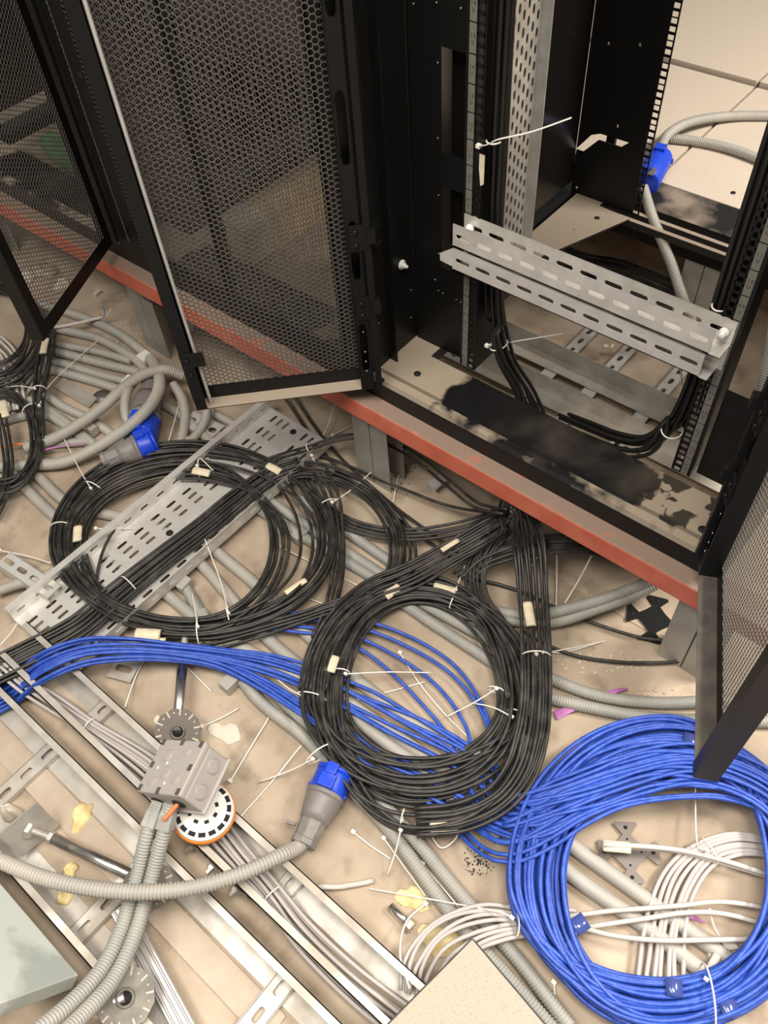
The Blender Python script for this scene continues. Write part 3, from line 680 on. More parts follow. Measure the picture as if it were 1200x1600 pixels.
# couplings and clips
def clip(x, y, h, dx, dy, lab, mt='conduit_warm', w=.034, l=.016):
    p = at(x, y, h); q = at(x + dx, y + dy, h); m = MB(); m.bar(p - (q - p) * .0, q, w, .028)
    return solo(m, 'conduit_clip', mt, lab, 'clip', 'conduit clips and couplings', .002)
clip(462, 833, .016, 12, 9, 'grey clip round the corrugated conduit inside the rear black coil, left one')
clip(466, 822, .016, 12, 9, 'grey clip round the corrugated conduit inside the rear black coil, right one') if False else None
clip(352, 1062, .016, 14, 12, 'grey clip round the conduit under the fanned blue cables')
clip(284, 912, .016, 10, 6, 'grey clip on the conduit stub beside the perforated tray')
clip(140, 676, .02, 10, -8, 'pale clip on the conduit left of the lower blue plug', 'pvc', .02)
clip(222, 556, .018, 12, 9, 'pale coupling where the upper left conduits meet', 'white')
clip(196, 596, .016, 12, 4, 'pale coupling beside the thick hose loop', 'white')
clip(1118, 1510, .016, -12, -9, 'beige coupling on the conduit inside the blue coil', 'pvc', .03)

# hoses at the rear, over the beige tiles
G3 = 'grey hoses behind the open rack'
zt = B + .013
conduit([(1032, 232, B + .05), (1042, 212, B + .05), (1065, 196, B + .045), (1100, 186, B + .03), (1150, 181, B + .016), (1215, 181, zt)], 'pale grey hose curving from the blue plug over the beige tiles', .0125, 'conduit_warm', True, group=G3, amp=.09)
conduit([(1048, 216, zt), (1090, 221, zt), (1140, 232, zt), (1200, 254, zt), (1240, 272, zt)], 'pale grey corrugated hose lying on the beige tiles below the curved one', .0125, 'conduit_warm', group=G3)
conduit([(1005, 292, B + .03), (1018, 335, B - .0), (1036, 380, B - .03), (1050, 415, B - .06), (1062, 452, B - .10), (1080, 500, B - .2)], 'pale grey hose dropping from the blue plug into the rack base', .0125, 'conduit_warm', group=G3)
p0 = atY(1200, 545, .30); conduit([tuple(atY(1215, 480, .30)), tuple(atY(1203, 560, .28)), tuple(atY(1192, 610, .26)), tuple(atY(1185, 650, .24))], 'grey hose seen through the gap at the right side of the open rack', .0125, 'conduit_warm', group=G3, world=True)

# ================================================================== perforated floor tray
ft = thing('perforated_cable_tray', 'long galvanised perforated cable tray lying on the slab under the rear black coil', 'cable tray', (-.44, -.52, 0))
zz = .030; fh = .030
xa = (at(27, 963, zz)[0] + at(220, 807, zz)[0]) / 2; xb = (at(217, 942, zz + fh)[0] + at(383, 806, zz + fh)[0]) / 2
ya = at(60, 1003, zz)[1]; yb2 = at(420, 635, zz)[1]
m = MB(); cu = (xb - xa) / 10; nv = 16; cv = (yb2 - ya) / nv
m.perf((xa, ya, zz), X, Y, Z, 10, nv, cu, cv, lambda i, j: i in (1, 2, 3, 6, 7, 8), .002, 'slot', .20, .27, 12)
m.build('tray_bed', 'galv', ft)
for (x, s_) in ((xa, -1), (xb, 1)):
    m = MB(); m.perf((x, ya, zz), Y, Z, X, 16, 1, cv, fh, lambda i, j: True, .002, 'slot', .22, .13, 10)
    if s_ < 0: m.box((x - .016, ya, zz + fh), (x, yb2, zz + fh + .002)); m.box((x - .016, ya, zz + fh - .012), (x - .014, yb2, zz + fh))
    m.build('tray_flange', 'galv', ft)
m = MB()
for (px_, py_) in ((265, 833), (458, 675)): m.lathe(at(px_, py_, zz + .0005), Z, [(0, .0085), (.0012, .0085)], 16)
m.build('round_hole', 'darkhole', ft)
# little slotted plates
def strut(p, q, w, lab, mt='galv', pitch=.03, th=.002, lip=.0, name='slotted_strut', grp='slotted steel strips', hy=.34):
    p = np.array(p); q = np.array(q); d = q - p; Ln = np.linalg.norm(d); d /= Ln; sd = np.cross(Z, d); sd /= np.linalg.norm(sd); nn = np.cross(d, sd)
    m = MB(); n = max(1, int(Ln / pitch)); m.perf(p - sd * w / 2, d, sd, nn, n, 1, Ln / n, w, lambda i, j: True, th, 'slot', hy, .16, 12)
    if lip:
        for s in (-1, 1): m.bar(p + sd * s * w / 2 - nn * lip / 2, q + sd * s * w / 2 - nn * lip / 2, .0015, lip)
    return solo(m, name, mt, lab, 'strut', grp)
strut(at(292, 652, .022), at(340, 676, .022), .055, 'short slotted galvanised plate beside the end of the perforated tray', pitch=.035, lip=.02)
strut(at(5, 872, .05), at(85, 925, .05), .040, 'slotted galvanised strut at left edge beside the perforated tray', pitch=.04, lip=.03)
m = MB(); m.prism([at(*q, .012) for q in ((100, 590), (152, 622), (138, 636), (84, 604))], (0, 0, -.003)); solo(m, 'steel_plate', 'galv_dusty', 'small flat steel plate on the slab among the upper left conduits', 'plate')
m = MB(); m.lathe(at(160, 622, .0), Z, [(0, .022), (.010, .022)], 24); solo(m, 'metal_disc', 'darksteel', 'dull grey disc beside the small flat steel plate', 'disc')
strut(at(175, 1040, .012), at(212, 1050, .012), .05, 'dark angle bracket end under the blue cables beside the tray', 'galv_dusty', pitch=.05)

# ================================================================== ladder trays in the foreground
def ladder(label, y_back, y_front, x0, x1, z, h, fl_b, fl_f, rungs, rz=None, web_b=True, web_f=True, lipw=.0135):
    t = thing('cable_ladder', label, 'cable ladder', ((x0 + x1) / 2, (y_back + y_front) / 2, z), 'galvanised cable ladders in the foreground')
    def railm(y, s, fl):
        m = MB(); th = .002
        m.box((x0, min(y, y + s * th), z), (x1, max(y, y + s * th), z + h))
        m.box((x0, min(y, y + s * fl), z), (x1, max(y, y + s * fl), z + th))
        m.box((x0, min(y, y + s * lipw), z + h - th), (x1, max(y, y + s * lipw), z + h))
        return m
    railm(y_back, -1, fl_b).build('side_rail', 'galv_dusty', t)
    railm(y_front, 1, fl_f).build('side_rail', 'galv_dusty', t)
    for xr, ya, yb in rungs:
        w = .036; m = MB(); n = max(2, int((yb - ya) / .042)); m.perf((xr - w / 2, ya, z + .012), X, Y, Z, 1, n, w, (yb - ya) / n, lambda i, j: True, .002, 'slot', .16, .27, 12)
        for xx in (xr - w / 2, xr + w / 2): m.box((xx - .001, ya, z + .002), (xx + .001, yb, z + .012))
        m.build('rung', 'galv_dusty', t)
    return t
xr = lambda x, y: at(x, y, .012)[0]
LA = ladder('galvanised cable ladder carrying grey cables, passing under the junction box', -.917, -1.003, -.46, .66, .0, .06, .040, .022, [(xr(150, 1118), -1.0, -.92), (xr(442, 1393), -1.0, -.92)])
LB = ladder('wider galvanised cable ladder nearest the camera, in front of the junction box', -1.040, -1.240, -.52, .72, .0, .06, .042, .05, [(xr(50, 1200), -1.238, -1.042), (xr(140, 1440), -1.238, -1.042), (xr(420, 1565), -1.238, -1.042)])
# splice plate with bolts on the near rail of the cable ladder
sp = thing('splice_plate', 'bolted galvanised splice plate joining the ladder rail below the junction box', 'splice plate', tuple(at(300, 1330, .03)))
xs = [at(x, y, .06)[0] for x, y in ((262, 1305), (372, 1420))]
m = MB(); m.perf((xs[0], -1.005, .012), X, Z, -Y, 6, 1, (xs[1] - xs[0]) / 6, .042, lambda i, j: True, .002, 'slot', .2, .12, 10); m.build('plate', 'galv_dusty', sp)
for x in (.18, .5, .82):
    m = MB(); m.lathe((xs[0] + (xs[1] - xs[0]) * x, -1.007, .033), (0, -1, 0), [(0, .009), (.006, .009), (.006, .006), (.014, .006)], 6, False); m.build('bolt', 'bright', sp)
# flat dusty strips under the ladders
def flat_strip(p, q, w, lab, mt='dust_strip', th=.004):
    m = MB(); m.bar(at(*p, th / 2), at(*q, th / 2), w, th); return solo(m, 'flat_steel_strip', mt, lab, 'strip', 'flat steel strips on the slab')
flat_strip((-40, 1115), (430, 1610), .050, 'long flat dusty steel strip under the front cable ladder')
flat_strip((760, 800), (1120, 1010), .11, 'wide flat strip on the slab in the shade under the open rack', 'concrete', .002)
# aluminium profile
m = MB()
p, q = at(190, 1420, .022), at(300, 1625, .022); m.bar(p, q, .034, .03); d = (q - p) / np.linalg.norm(q - p); sd = np.cross(Z, d)
for s in (-.010, .0, .010): m.bar(p + sd * s + Z * .0155, q + sd * s + Z * .0155, .005, .004)
solo(m, 'aluminium_profile', 'alu', 'ribbed aluminium profile bar beside the slotted pedestal head', 'profile', bevel=.002)

# loose raised-floor tile underside at lower left, leaning on the ladder
P3 = [np.array([-.30, -1.252, .105]), np.array([.183, -1.253, .105]), atX(0, 1568, .183), None]
P3[2] = at(-2, 1569, .195); dx = P3[2] - P3[1]
v1 = P3[0] - P3[1]
P3[3] = P3[2] + v1
nn = np.cross(v1, dx); nn /= np.linalg.norm(nn); nn = nn if nn[2] > 0 else -nn
m = MB(); m.prism(P3, tuple(-nn * .030)); o = solo(m, 'floor_panel', 'tile_back', 'stained zinc-backed floor panel lying over the ladder at lower left corner', 'floor panel', bevel=.002)
# loose speckled tile at the bottom
c = at(738, 1468, .125); e1 = at(608, 1600, .125) - c; e2 = at(850, 1600, .125) - c
e1 = e1 / np.linalg.norm(e1); e2 = e2 - e1 * (e1 @ e2); e2 /= np.linalg.norm(e2)
MT['tile_speckled'] = mat('speckled beige laminate', (0.42, 0.352, 0.285), 0.6, spec=0.2, col2=(0.33, 0.27, 0.215), scale=330, detail=2, lo=0.58, hi=0.66)
lt = thing('floor_panel', 'speckled beige floor tile lying face up at the bottom edge', 'floor panel', tuple(c - Z * .036))
m = MB(); m.prism([c, c + e1 * .6, c + e1 * .6 + e2 * .6, c + e2 * .6], (0, 0, -.034)); m.build('core', 'tile_speckled', lt)
m = MB()
m.prism([c - e1 * .002 - e2 * .0022 + Z * .0008, c - e2 * .0022 + e1 * .6 + Z * .0008, c + e1 * .6 + Z * .0008, c + Z * .0008], (0, 0, -.034)); m.prism([c - e1 * .0022 + Z * .0008, c + Z * .0008, c + e2 * .6 + Z * .0008, c - e1 * .0022 + e2 * .6 + Z * .0008], (0, 0, -.034))
m.build('edge_strip', 'rubber', lt)

# ================================================================== junction box with conduits
kd = 1.36
def cpt(x, y, dd): return CAMC + CAMR.T @ np.array([(x - 600) / FPX * dd, (y - 800) / FPX * dd, dd])
kk = kd / FPX; bc = cpt(280, 1243, kd)
bu = bc - cpt(213, 1235, kd + 65 * kk); bv = bc - cpt(329, 1160, kd + 47 * kk); bw = cpt(313, 1280, kd + 33.6 * kk) - bc
hu, hv, hw_ = (np.linalg.norm(k) for k in (bu, bv, bw)); bu /= hu
bv = bv - bu * (bu @ bv); bv /= np.linalg.norm(bv); bw_ = np.cross(bu, bv); bw_ = bw_ if bw_ @ bw > 0 else -bw_; bw = bw_
cc = bc - bu * hu / 2 - bv * hv / 2 + bw * hw_ / 2
jb = thing('junction_box', 'grey square plastic junction box tilted on the cable ladder', 'junction box', tuple(cc))
m = MB(); m.obox(cc + bw * .006, (bu, bv, bw), (hu / 2, hv / 2, hw_ / 2 - .006)); o = m.build('body', 'pvc', jb); bev(o, .005, 3)
m = MB(); m.obox(cc - bw * (hw_ / 2 - .006), (bu, bv, bw), (hu / 2 + .001, hv / 2 + .001, .006)); o = m.build('lid', 'pvc', jb); bev(o, .003, 3)
m = MB(); m.obox(cc + bw * (hw_ / 2 - .004), (bu, bv, bw), (hu / 2 + .003, hv / 2 + .003, .0035)); o = m.build('rim', 'pvc', jb); bev(o, .003, 3)
top = cc - bw * (hw_ / 2 + .0003)
for a, b_ in ((-.44, -.44), (-.44, 0), (-.44, .44), (.44, -.44), (.44, 0), (.44, .44), (0, -.46), (0, .46)):
    m = MB(); m.obox(top + bu * hu * a + bv * hv * b_, (bu, bv, bw), (.0035, .0055, .0018)); m.build('lid_slot', 'darksteel', jb)
def ring(ctr, n, r, name='knockout'):
    a, b_, d = rot_to(n); m = MB(); m.tube([ctr + r * (a * math.cos(t) + b_ * math.sin(t)) for t in np.linspace(0, 2 * PI, 28, endpoint=False)], .0008, 5, True); m.lathe(ctr - np.array(n) * .001, n, [(0, r * .93), (.0014, r * .93), (.0016, r * .8)], 24); m.build(name, 'pvc', jb)
for a, b_, r in ((-.2, -.2, .011), (-.05, .12, .011), (.2, -.3, .008), (-.25, .3, .008), (.25, .22, .009)): ring(top + bu * hu * a + bv * hv * b_, -bw, r)
for b_ in (-.24, .24): ring(cc + bu * (hu / 2 + .001) + bv * hv * b_ + bw * .004, bu, .0135)
for (a, b_) in ((-.12, -.05), (.05, .32), (-.28, .05)):
    m = MB(); m.lathe(top + bu * hu * a + bv * hv * b_, -bw, [(0, .003), (.001, .0025)], 10); m.build('lid_screw', 'white', jb)
front = cc + bv * (hv / 2 + .001)
fa, fb = front - bu * hu * .26, front + bu * hu * .02
m = MB()
for q in (fa - bu * .004, fb + bu * .020): m.lathe(q, bv, [(0, .0125), (.001, .0125)], 24)
m.build('cable_entry', 'darkhole', jb)
m = MB(); m.tube(spline([fb + bu * .018, fb + bv * .012 + bu * .012, fb + bv * .03 + bu * .002], .004), .004, 8); m.build('orange_wire', 'copper', jb)
# twin conduits leaving the box, with adaptors
tc = thing('twin_conduit', 'pair of grey corrugated conduits tied together leaving the junction box', 'conduit', tuple(at(210, 1430, 0)))
s1 = [tuple(fa), (237, 1268, .145), (231, 1300, .12), (216, 1362, .085), (205, 1400, .08), (190, 1450, .085), (160, 1512, .11), (112, 1566, .15), (55, 1612, .19), (-20, 1660, .22)]
s2 = [tuple(fb), (262, 1272, .145), (254, 1308, .12), (237, 1370, .085), (226, 1410, .08), (211, 1460, .085), (180, 1526, .11), (135, 1580, .15), (85, 1626, .19), (10, 1680, .22)]
for sp_ in (s1, s2):
    pts = [np.array(sp_[0])] + [at(*q) for q in sp_[2:]]
    P = spline(pts, .01); conduit_mesh(P, .0125, .0054, .12).build('conduit', 'conduit', tc)
    d = pts[1] - pts[0]; d /= np.linalg.norm(d); m = MB(); m.lathe(pts[0], d, [(0, .014), (.012, .0145), (.02, .017), (.045, .0185), (.046, .012)], 4, False, PI / 4); o = m.build('adaptor', 'conduit', tc); bev(o, .002)
cI = at(215, 1393, .085); tie_part(tc, cI, at(205, 1420, .085) - cI, .026, [at(240, 1398, .09), at(245, 1404, .10), at(226, 1392, .1)])
# big conduit in the foreground
conduit([(-30, 1332, .10), (0, 1345, .105), (60, 1369, .115), (130, 1386, .125), (220, 1394, .13), (300, 1387, .125), (380, 1364, .105), (440, 1336, .075), (465, 1324, .045), (482, 1310, .037)], 'thick beige-grey corrugated conduit sweeping across the ladders to the grey and blue plug', .0128, 'conduit_warm', amp=.14, pitch=.0062)

# white and orange detector base
dc = at(318, 1268, .085); dn = (CAMC - dc); dn /= np.linalg.norm(dn); dn = dn * .8 + Z * .3 + np.array([-.22, .22, 0]); dn /= np.linalg.norm(dn)
det = thing('smoke_detector', 'round white slotted detector with orange rim wedged under the junction box', 'detector', tuple(dc))
m = MB(); m.lathe(dc - dn * .014, dn, [(0, .050), (.003, .055), (.012, .056), (.016, .054)], 40); m.build('orange_rim', 'orange', det)
m = MB(); m.lathe(dc, dn, [(.001, .054), (.006, .052), (.010, .040), (.011, .02)], 40); m.build('white_cover', 'white', det)
a, b_, d = rot_to(dn)
m = MB()
for k in range(16):
    t = 2 * PI * k / 16; rr = a * math.cos(t) + b_ * math.sin(t); tt = np.cross(dn, rr); m.obox(dc + dn * .0085 + rr * .044, (rr, tt, dn), (.004, .006, .0012))
for k in range(8):
    t = 2 * PI * k / 8 + .3; rr = a * math.cos(t) + b_ * math.sin(t); tt = np.cross(dn, rr); m.obox(dc + dn * .0105 + rr * .024, (rr, tt, dn), (.003, .004, .001))
m.build('vent_slot', 'darkhole', det)

# ================================================================== plugs
def plug(p, q, label, blue_first=True, scale=1.0, lid=True, lidup=None, grey=True):
    """industrial plug: cable end p -> open face q"""
    p = np.array(p, float); q = np.array(q, float); d = (q - p); Ln = np.linalg.norm(d); d /= Ln; s = scale
    r = thing('power_plug', label, 'plug', tuple((p + q) / 2), 'blue industrial power plugs')
    if grey:
        m = MB(); m.lathe(p, d, [(0, .014 * s), (0, .0225 * s), (.010, .0235 * s), (.012, .022 * s), (.3 * Ln, .024 * s), (.34 * Ln, .025 * s)], 8, False); o = m.build('gland', 'plug_grey', r); bev(o, .002)
        m = MB(); m.lathe(p, d, [(.32 * Ln, .025 * s), (.42 * Ln, .0285 * s), (.55 * Ln, .031 * s), (.62 * Ln, .0325 * s), (.66 * Ln, .033 * s), (.66 * Ln, .035 * s), (.72 * Ln, .035 * s), (.73 * Ln, .031 * s)], 28); m.build('grey_body', 'plug_grey', r)
        f0 = .72
    else: f0 = .15
    m = MB(); m.lathe(p, d, [(f0 * Ln, .0325 * s), ((f0 + .03) * Ln, .0335 * s), (.97 * Ln, .0335 * s), (Ln, .032 * s), (Ln, .027 * s), (.93 * Ln, .027 * s)], 28); sh = m.build('blue_shell', 'plug_blue', r)
    a, b_, _ = rot_to(d); up = np.array(lidup) if lidup is not None else np.array([0, 0, 1.0]); up = up - d * (d @ up); up /= np.linalg.norm(up); sd = np.cross(d, up)
    m = MB(); m.obox(p + d * (f0 + .1) * Ln + up * .034 * s, (d, sd, up), (.012 * s, .014 * s, .006 * s)); m.obox(p + d * .99 * Ln + up * .036 * s, (d, sd, up), (.010 * s, .010 * s, .005 * s)); m.obox(p + d * (f0 + .04) * Ln, (d, sd, up), (.004, .036 * s, .006)); o = m.build('hinge_lug', 'plug_blue', r); bev(o, .0015)
    if lid:
        m = MB(); m.lathe(q + d * .001, d, [(0, .0345 * s), (.006, .0345 * s), (.008, .030 * s)], 28); m.build('lid', 'plug_blue', r)
    return r
plug(at(473, 1321, .037), at(523, 1211, .037), 'grey and blue power plug on the slab beside the front black coil', scale=1.04)
plug(at(160, 722, .050), at(238, 690, .055), 'lower blue power plug at left half hidden by the rear black coil', lidup=(-.3, -.3, 1))
plug(at(238, 590, .05), at(220, 684, .05), 'upper blue power plug at left standing under the hose loops', scale=1.2)
pr = plug(at(1034, 240, B + .05), at(1010, 283, B + .04), 'blue power plug on the raised floor behind the rear mounting rail', grey=False)
m = MB(); c = at(1019, 268, B + .075); m.obox(c, (X, np.array([0, .8, .6]), np.array([0, -.6, .8])), (.007, .009, .001)); m.build('rating_label', 'label', pr)
m = MB(); pz = at(462, 1288, .04); m.bar(pz, pz + (at(455, 1286, .04) - pz) * 2.0, .006, .006); solo(m, 'plastic_pin', 'plug_grey', 'small dark pin sticking out beside the grey plug body', 'pin')

# ================================================================== cable coils
KB = 'cable_black'
GC = 'coils of black cable on the slab'
coil('cable_coil', 'rear black cable coil lying across the perforated tray', 'cable coil', (295, 848),
     [(9, 78, 100, 498, 526, 686, 712, 968, 1006), (9, 100, 136, 424, 453, 716, 748, 958, 990), (3, 90, 120, 470, 520, 690, 720, 960, 1000)], .030, .0037, KB, 4, GC,
     ties=[(312, 735, 20, -2, .018, (308, 728, .06), (311, 716, .07), (333, 735, .06)), (146, 762, -10, 12, .026, (142, 763, .06), (128, 740, .055), (97, 680, .03)),
           (515, 788, 4, 14, .022, (519, 785, .06), (545, 768, .055), (583, 735, .03)), (95, 823, -2, 14, .022), (311, 986, 14, -2, .03, (309, 979, .07), (306, 960, .06), (300, 925, .03)),
           (357, 962, 14, -4, .02, (357, 958, .06), (345, 910, .04), (320, 842, .06)), (487, 712, 10, 6, .012)],
     tapes=[(122, 823, 121, 846, .050, .011), (302, 735, 328, 740, .055, .011), (418, 727, 438, 738, .055, .010), (212, 990, 250, 992, .060, .013), (222, 1003, 258, 1004, .052, .011), (446, 927, 478, 906, .05, .007)])
coil('cable_coil', 'front black cable coil with cream tape labels lying over blue cables', 'cable coil', (655, 1090),
     [(22, 470, 535, 800, 838, 900, 935, 1215, 1298), (6, 475, 510, 820, 842, 905, 925, 1180, 1260), (1, 538, 545, 776, 780, 938, 942, 1180, 1186), (3, 520, 545, 780, 812, 925, 945, 1195, 1215)], .026, .0037, KB, 6, GC,
     ties=[(486, 1090, 4, -14, .030, (472, 1087, .06), (455, 1078, .05), (422, 1052, .02)), (492, 1020, 6, -14, .014), (500, 1178, 8, 12, .030, (489, 1186, .06), (455, 1203, .03), (405, 1222, .008)),
           (709, 938, 14, 6, .020, (712, 922, .06), (724, 890, .05), (737, 850, .03)), (628, 1282, 14, 3, .020, (626, 1297, .05), (618, 1330, .03), (605, 1368, .006)),
           (812, 1118, -6, 14, .024, (800, 1120, .06), (770, 1105, .05), (735, 1098, .03)), (532, 1050, 2, -14, .018, (540, 1053, .06), (600, 1050, .05), (674, 1051, .02)),
           (775, 1078, 3, -12, .016, (776, 1076, .06), (740, 1098, .045), (697, 1120, .02))],
     tapes=[(602, 932, 624, 917, .062, .011), (678, 916, 712, 925, .058, .010), (515, 1050, 523, 1026, .062, .011), (672, 1294, 714, 1291, .050, .0115), (828, 1093, 821, 1118, .058, .011), (824, 1150, 813, 1186, .058, .006)])
coil('cable_coil', 'small black cable coil cut by the left edge', 'cable coil', (2, 690),
     [(12, -80, -60, 48, 68, 606, 625, 745, 775)], .030, .0037, KB, 4, GC,
     ties=[(48, 640, 10, 14, .022, (61, 634, .06), (75, 605, .05), (160, 525, .02))], tapes=[(3, 628, 8, 652, .065, .012)])
coil('cable_coil', 'upper black cable coil behind the open mesh door at left edge', 'cable coil', (-25, 515),
     [(14, -120, -100, 42, 76, 430, 455, 570, 615)], .030, .0037, KB, 5, GC)
# blue coil
coil('cable_coil', 'large blue network cable coil at lower right', 'cable coil', (1040, 1372),
     [(44, 794, 880, 1200, 1282, 1122, 1222, 1530, 1612), (8, 800, 830, 1240, 1280, 1130, 1160, 1570, 1610)], .026, .0040, 'cable_blue', 6, None,
     ties=[(1105, 1562, 14, 1, .05, (1103, 1530, .07), (1100, 1527, .065))],
     tapes=[], wob=.010)
BC = [o for o in COL.objects if o.name.startswith('cable_coil')][-1] if False else bpy.data.objects['cable_coil.004']
for q in ((1068, 1152, 1092, 1160), (1072, 1214, 1096, 1216), (1040, 1542, 1066, 1545), (898, 1432, 914, 1456), (1126, 1578, 1152, 1574)):
    p_, q_ = at(q[0], q[1], .066), at(q[2], q[3], .066); d_ = (q_ - p_) / np.linalg.norm(q_ - p_); sd_ = np.cross(Z, d_)
    m = MB(); m.tube([p_, (p_ + q_) / 2, q_], [.0125, .013, .0125], 16, flat=.3); o = m.build('tape_band', 'clear_tape', BC); o['label'] = 'clear tape band'

# ================================================================== black strands and bundles
GB = 'bundles of black cable'
bundle('cable_bundle', 'thick black cable bundle dropping from under the red beam down the front coil', 'cable bundle', 11,
       [(800, 778, .24), (812, 800, .20), (826, 850, .13), (833, 940, .085), (838, 1040, .075), (838, 1100, .07), (832, 1150, .07), (815, 1205, .065), (780, 1250, .06), (720, 1278, .055), (650, 1286, .05)], [.06, .06, .055, .048, .048, .05, .055, .055, .05, .05, .05], .0037, KB, GB,
       ties=[(836, 1022, (838, 1022, .085), (880, 1015, .06), (950, 1000, .03))], tapes=[(824, 942, 830, 978, .10, .010)])
bundle('cable_bundle', 'black cables fanning from under the red beam to the top left of the front coil', 'cable bundle', 9,
       [(800, 790, .2), (790, 815, .14), (760, 835, .10), (700, 868, .075), (640, 900, .065), (580, 925, .06), (530, 970, .06), (500, 1020, .055), (488, 1080, .05)], [.05, .05, .05, .05, .055, .05, .05, .05, .05], .0037, KB, GB, tapes=[(690, 860, 716, 844, .10, .006)])
bundle('cable_bundle', 'black cables curving from the beam over the top right of the front coil', 'cable bundle', 6,
       [(805, 795, .18), (790, 820, .12), (765, 850, .08), (745, 890, .06), (748, 930, .05), (775, 975, .05), (800, 1030, .05), (812, 1090, .05)], [.06, .05, .04, .04, .04, .04, .05, .05], .0037, KB, GB)
bundle('cable_bundle', 'pair of black cables arching from the perforated tray up to the red beam', 'cable bundle', 2,
       [(395, 730, .03), (430, 716, .04), (483, 700, .08), (535, 684, .10), (585, 684, .10), (640, 708, .10), (700, 755, .12), (745, 790, .14), (790, 800, .18)], [.014] * 9, .0035, KB, GB, ties=[(485, 704, (487, 712, .07), (500, 738, .03))])
bundle('cable_bundle', 'black cables running from the rear coil across to the beam in a low sag', 'cable bundle', 4,
       [(470, 745, .03), (500, 790, .03), (545, 818, .03), (600, 832, .03), (660, 834, .04), (730, 822, .06), (780, 802, .12)], [.03, .03, .03, .03, .03, .03, .03], .0036, KB, GB)
bundle('cable_bundle', 'single black cable stretched from the tray end to under the beam', 'cable bundle', 1,
       [(480, 705, .02), (530, 722, .02), (600, 752, .03), (700, 790, .05), (780, 803, .1)], [.004] * 5, .0035, KB, GB)
bundle('cable_bundle', 'two thin black cables descending behind the tray end across the slab', 'cable bundle', 2,
       [(440, 605, .05), (462, 635, .02), (490, 675, .012), (533, 727, .012), (580, 770, .012), (613, 797, .012), (660, 832, .012), (710, 868, .012)], [.022] * 8, .0038, KB, GB)
bundle('cable_bundle', 'black looped strands hanging right of the rear coil, curving over the corrugated conduits', 'cable bundle', 6,
       [(430, 745, .03), (475, 735, .045), (530, 745, .05), (580, 775, .05), (612, 820, .045), (620, 865, .04), (608, 905, .035), (575, 945, .03), (540, 975, .03)], [.05, .04, .035, .03, .03, .025, .02, .02, .03], .0036, KB, GB)
bundle('cable_bundle', 'second set of black looped strands right of the rear coil, nearer the rack', 'cable bundle', 3,
       [(520, 740, .03), (565, 760, .03), (605, 795, .035), (634, 835, .035), (641, 870, .035), (630, 905, .035), (600, 940, .03)], [.025] * 7, .0036, KB, GB)
bundle('cable_bundle', 'black strands hanging straight down from the right edge of the rear coil', 'cable bundle', 5,
       [(500, 740, .05), (520, 780, .05), (529, 825, .045), (531, 870, .04), (525, 915, .04), (515, 955, .04), (500, 1000, .04)], [.03, .03, .022, .02, .02, .02, .03], .0036, KB, GB)
bundle('cable_bundle', 'thin black cables joining the bottoms of the two black coils', 'cable bundle', 5,
       [(250, 1000, .03), (330, 1000, .035), (400, 985, .04), (470, 965, .045), (530, 945, .05), (590, 932, .055)], [.05, .04, .03, .025, .03, .03], .0034, KB, GB)
bundle('cable_bundle', 'black cables passing sideways under the red beam into the rack base', 'cable bundle', 6,
       [(720, 905, .05), (745, 880, .06), (790, 862, .08), (850, 852, .1), (910, 852, .1), (970, 868, .08), (1040, 880, .05)], [.04] * 7, .0037, KB, GB)
bundle('cable_bundle', 'lone black cable crossing the slab to the right mesh door, rear one', 'cable bundle', 1,
       [(735, 905, .008), (775, 912, .01), (820, 927, .01), (870, 950, .01), (930, 975, .01), (1000, 996, .012), (1070, 1003, .02), (1130, 1002, .03)], [.004] * 8, .0038, KB, GB)
bundle('cable_bundle', 'lone black cable crossing the slab to the right mesh door, front one', 'cable bundle', 1,
       [(815, 985, .01), (845, 1003, .01), (900, 1025, .01), (960, 1034, .012), (1040, 1035, .015), (1130, 1024, .02)], [.004] * 6, .0038, KB, GB)
bundle('cable_bundle', 'black cable bundle lying in the perforated tray and running off the left edge', 'cable bundle', 14,
       [(-30, 1062, .045), (40, 1028, .045), (120, 985, .045), (180, 936, .038), (250, 880, .036), (320, 826, .036), (370, 784, .036), (420, 748, .04), (470, 728, .045)], [.06, .06, .055, .05, .045, .045, .045, .04, .03], .0037, KB, GB, ties=[(206, 920)], wob=.35)
bundle('cable_bundle', 'single black cable looping off the perforated tray inside the rear coil', 'cable bundle', 1,
       [(150, 915, .03), (155, 880, .04), (168, 845, .045), (190, 812, .05), (225, 775, .055), (275, 745, .05), (320, 738, .05)], [.004] * 7, .0036, KB, GB)
bundle('cable_bundle', 'upright black strands with a tape label below the corner of the left mesh door', 'cable bundle', 6,
       [(78, 520, .06), (73, 550, .06), (66, 590, .055), (61, 620, .05), (60, 650, .045), (62, 690, .04)], [.030, .035, .03, .022, .022, .02], .0037, KB, GB, ties=[(61, 606, (54, 607, .065), (30, 603, .06), (6, 606, .05))], tapes=[(72, 530, 67, 552, .07, .010)])
bundle('cable_bundle', 'black strands running down the left edge below the tape label', 'cable bundle', 4,
       [(2, 650, .06), (10, 690, .055), (14, 730, .05), (6, 775, .04), (-12, 810, .03)], [.02] * 5, .0037, KB, GB)
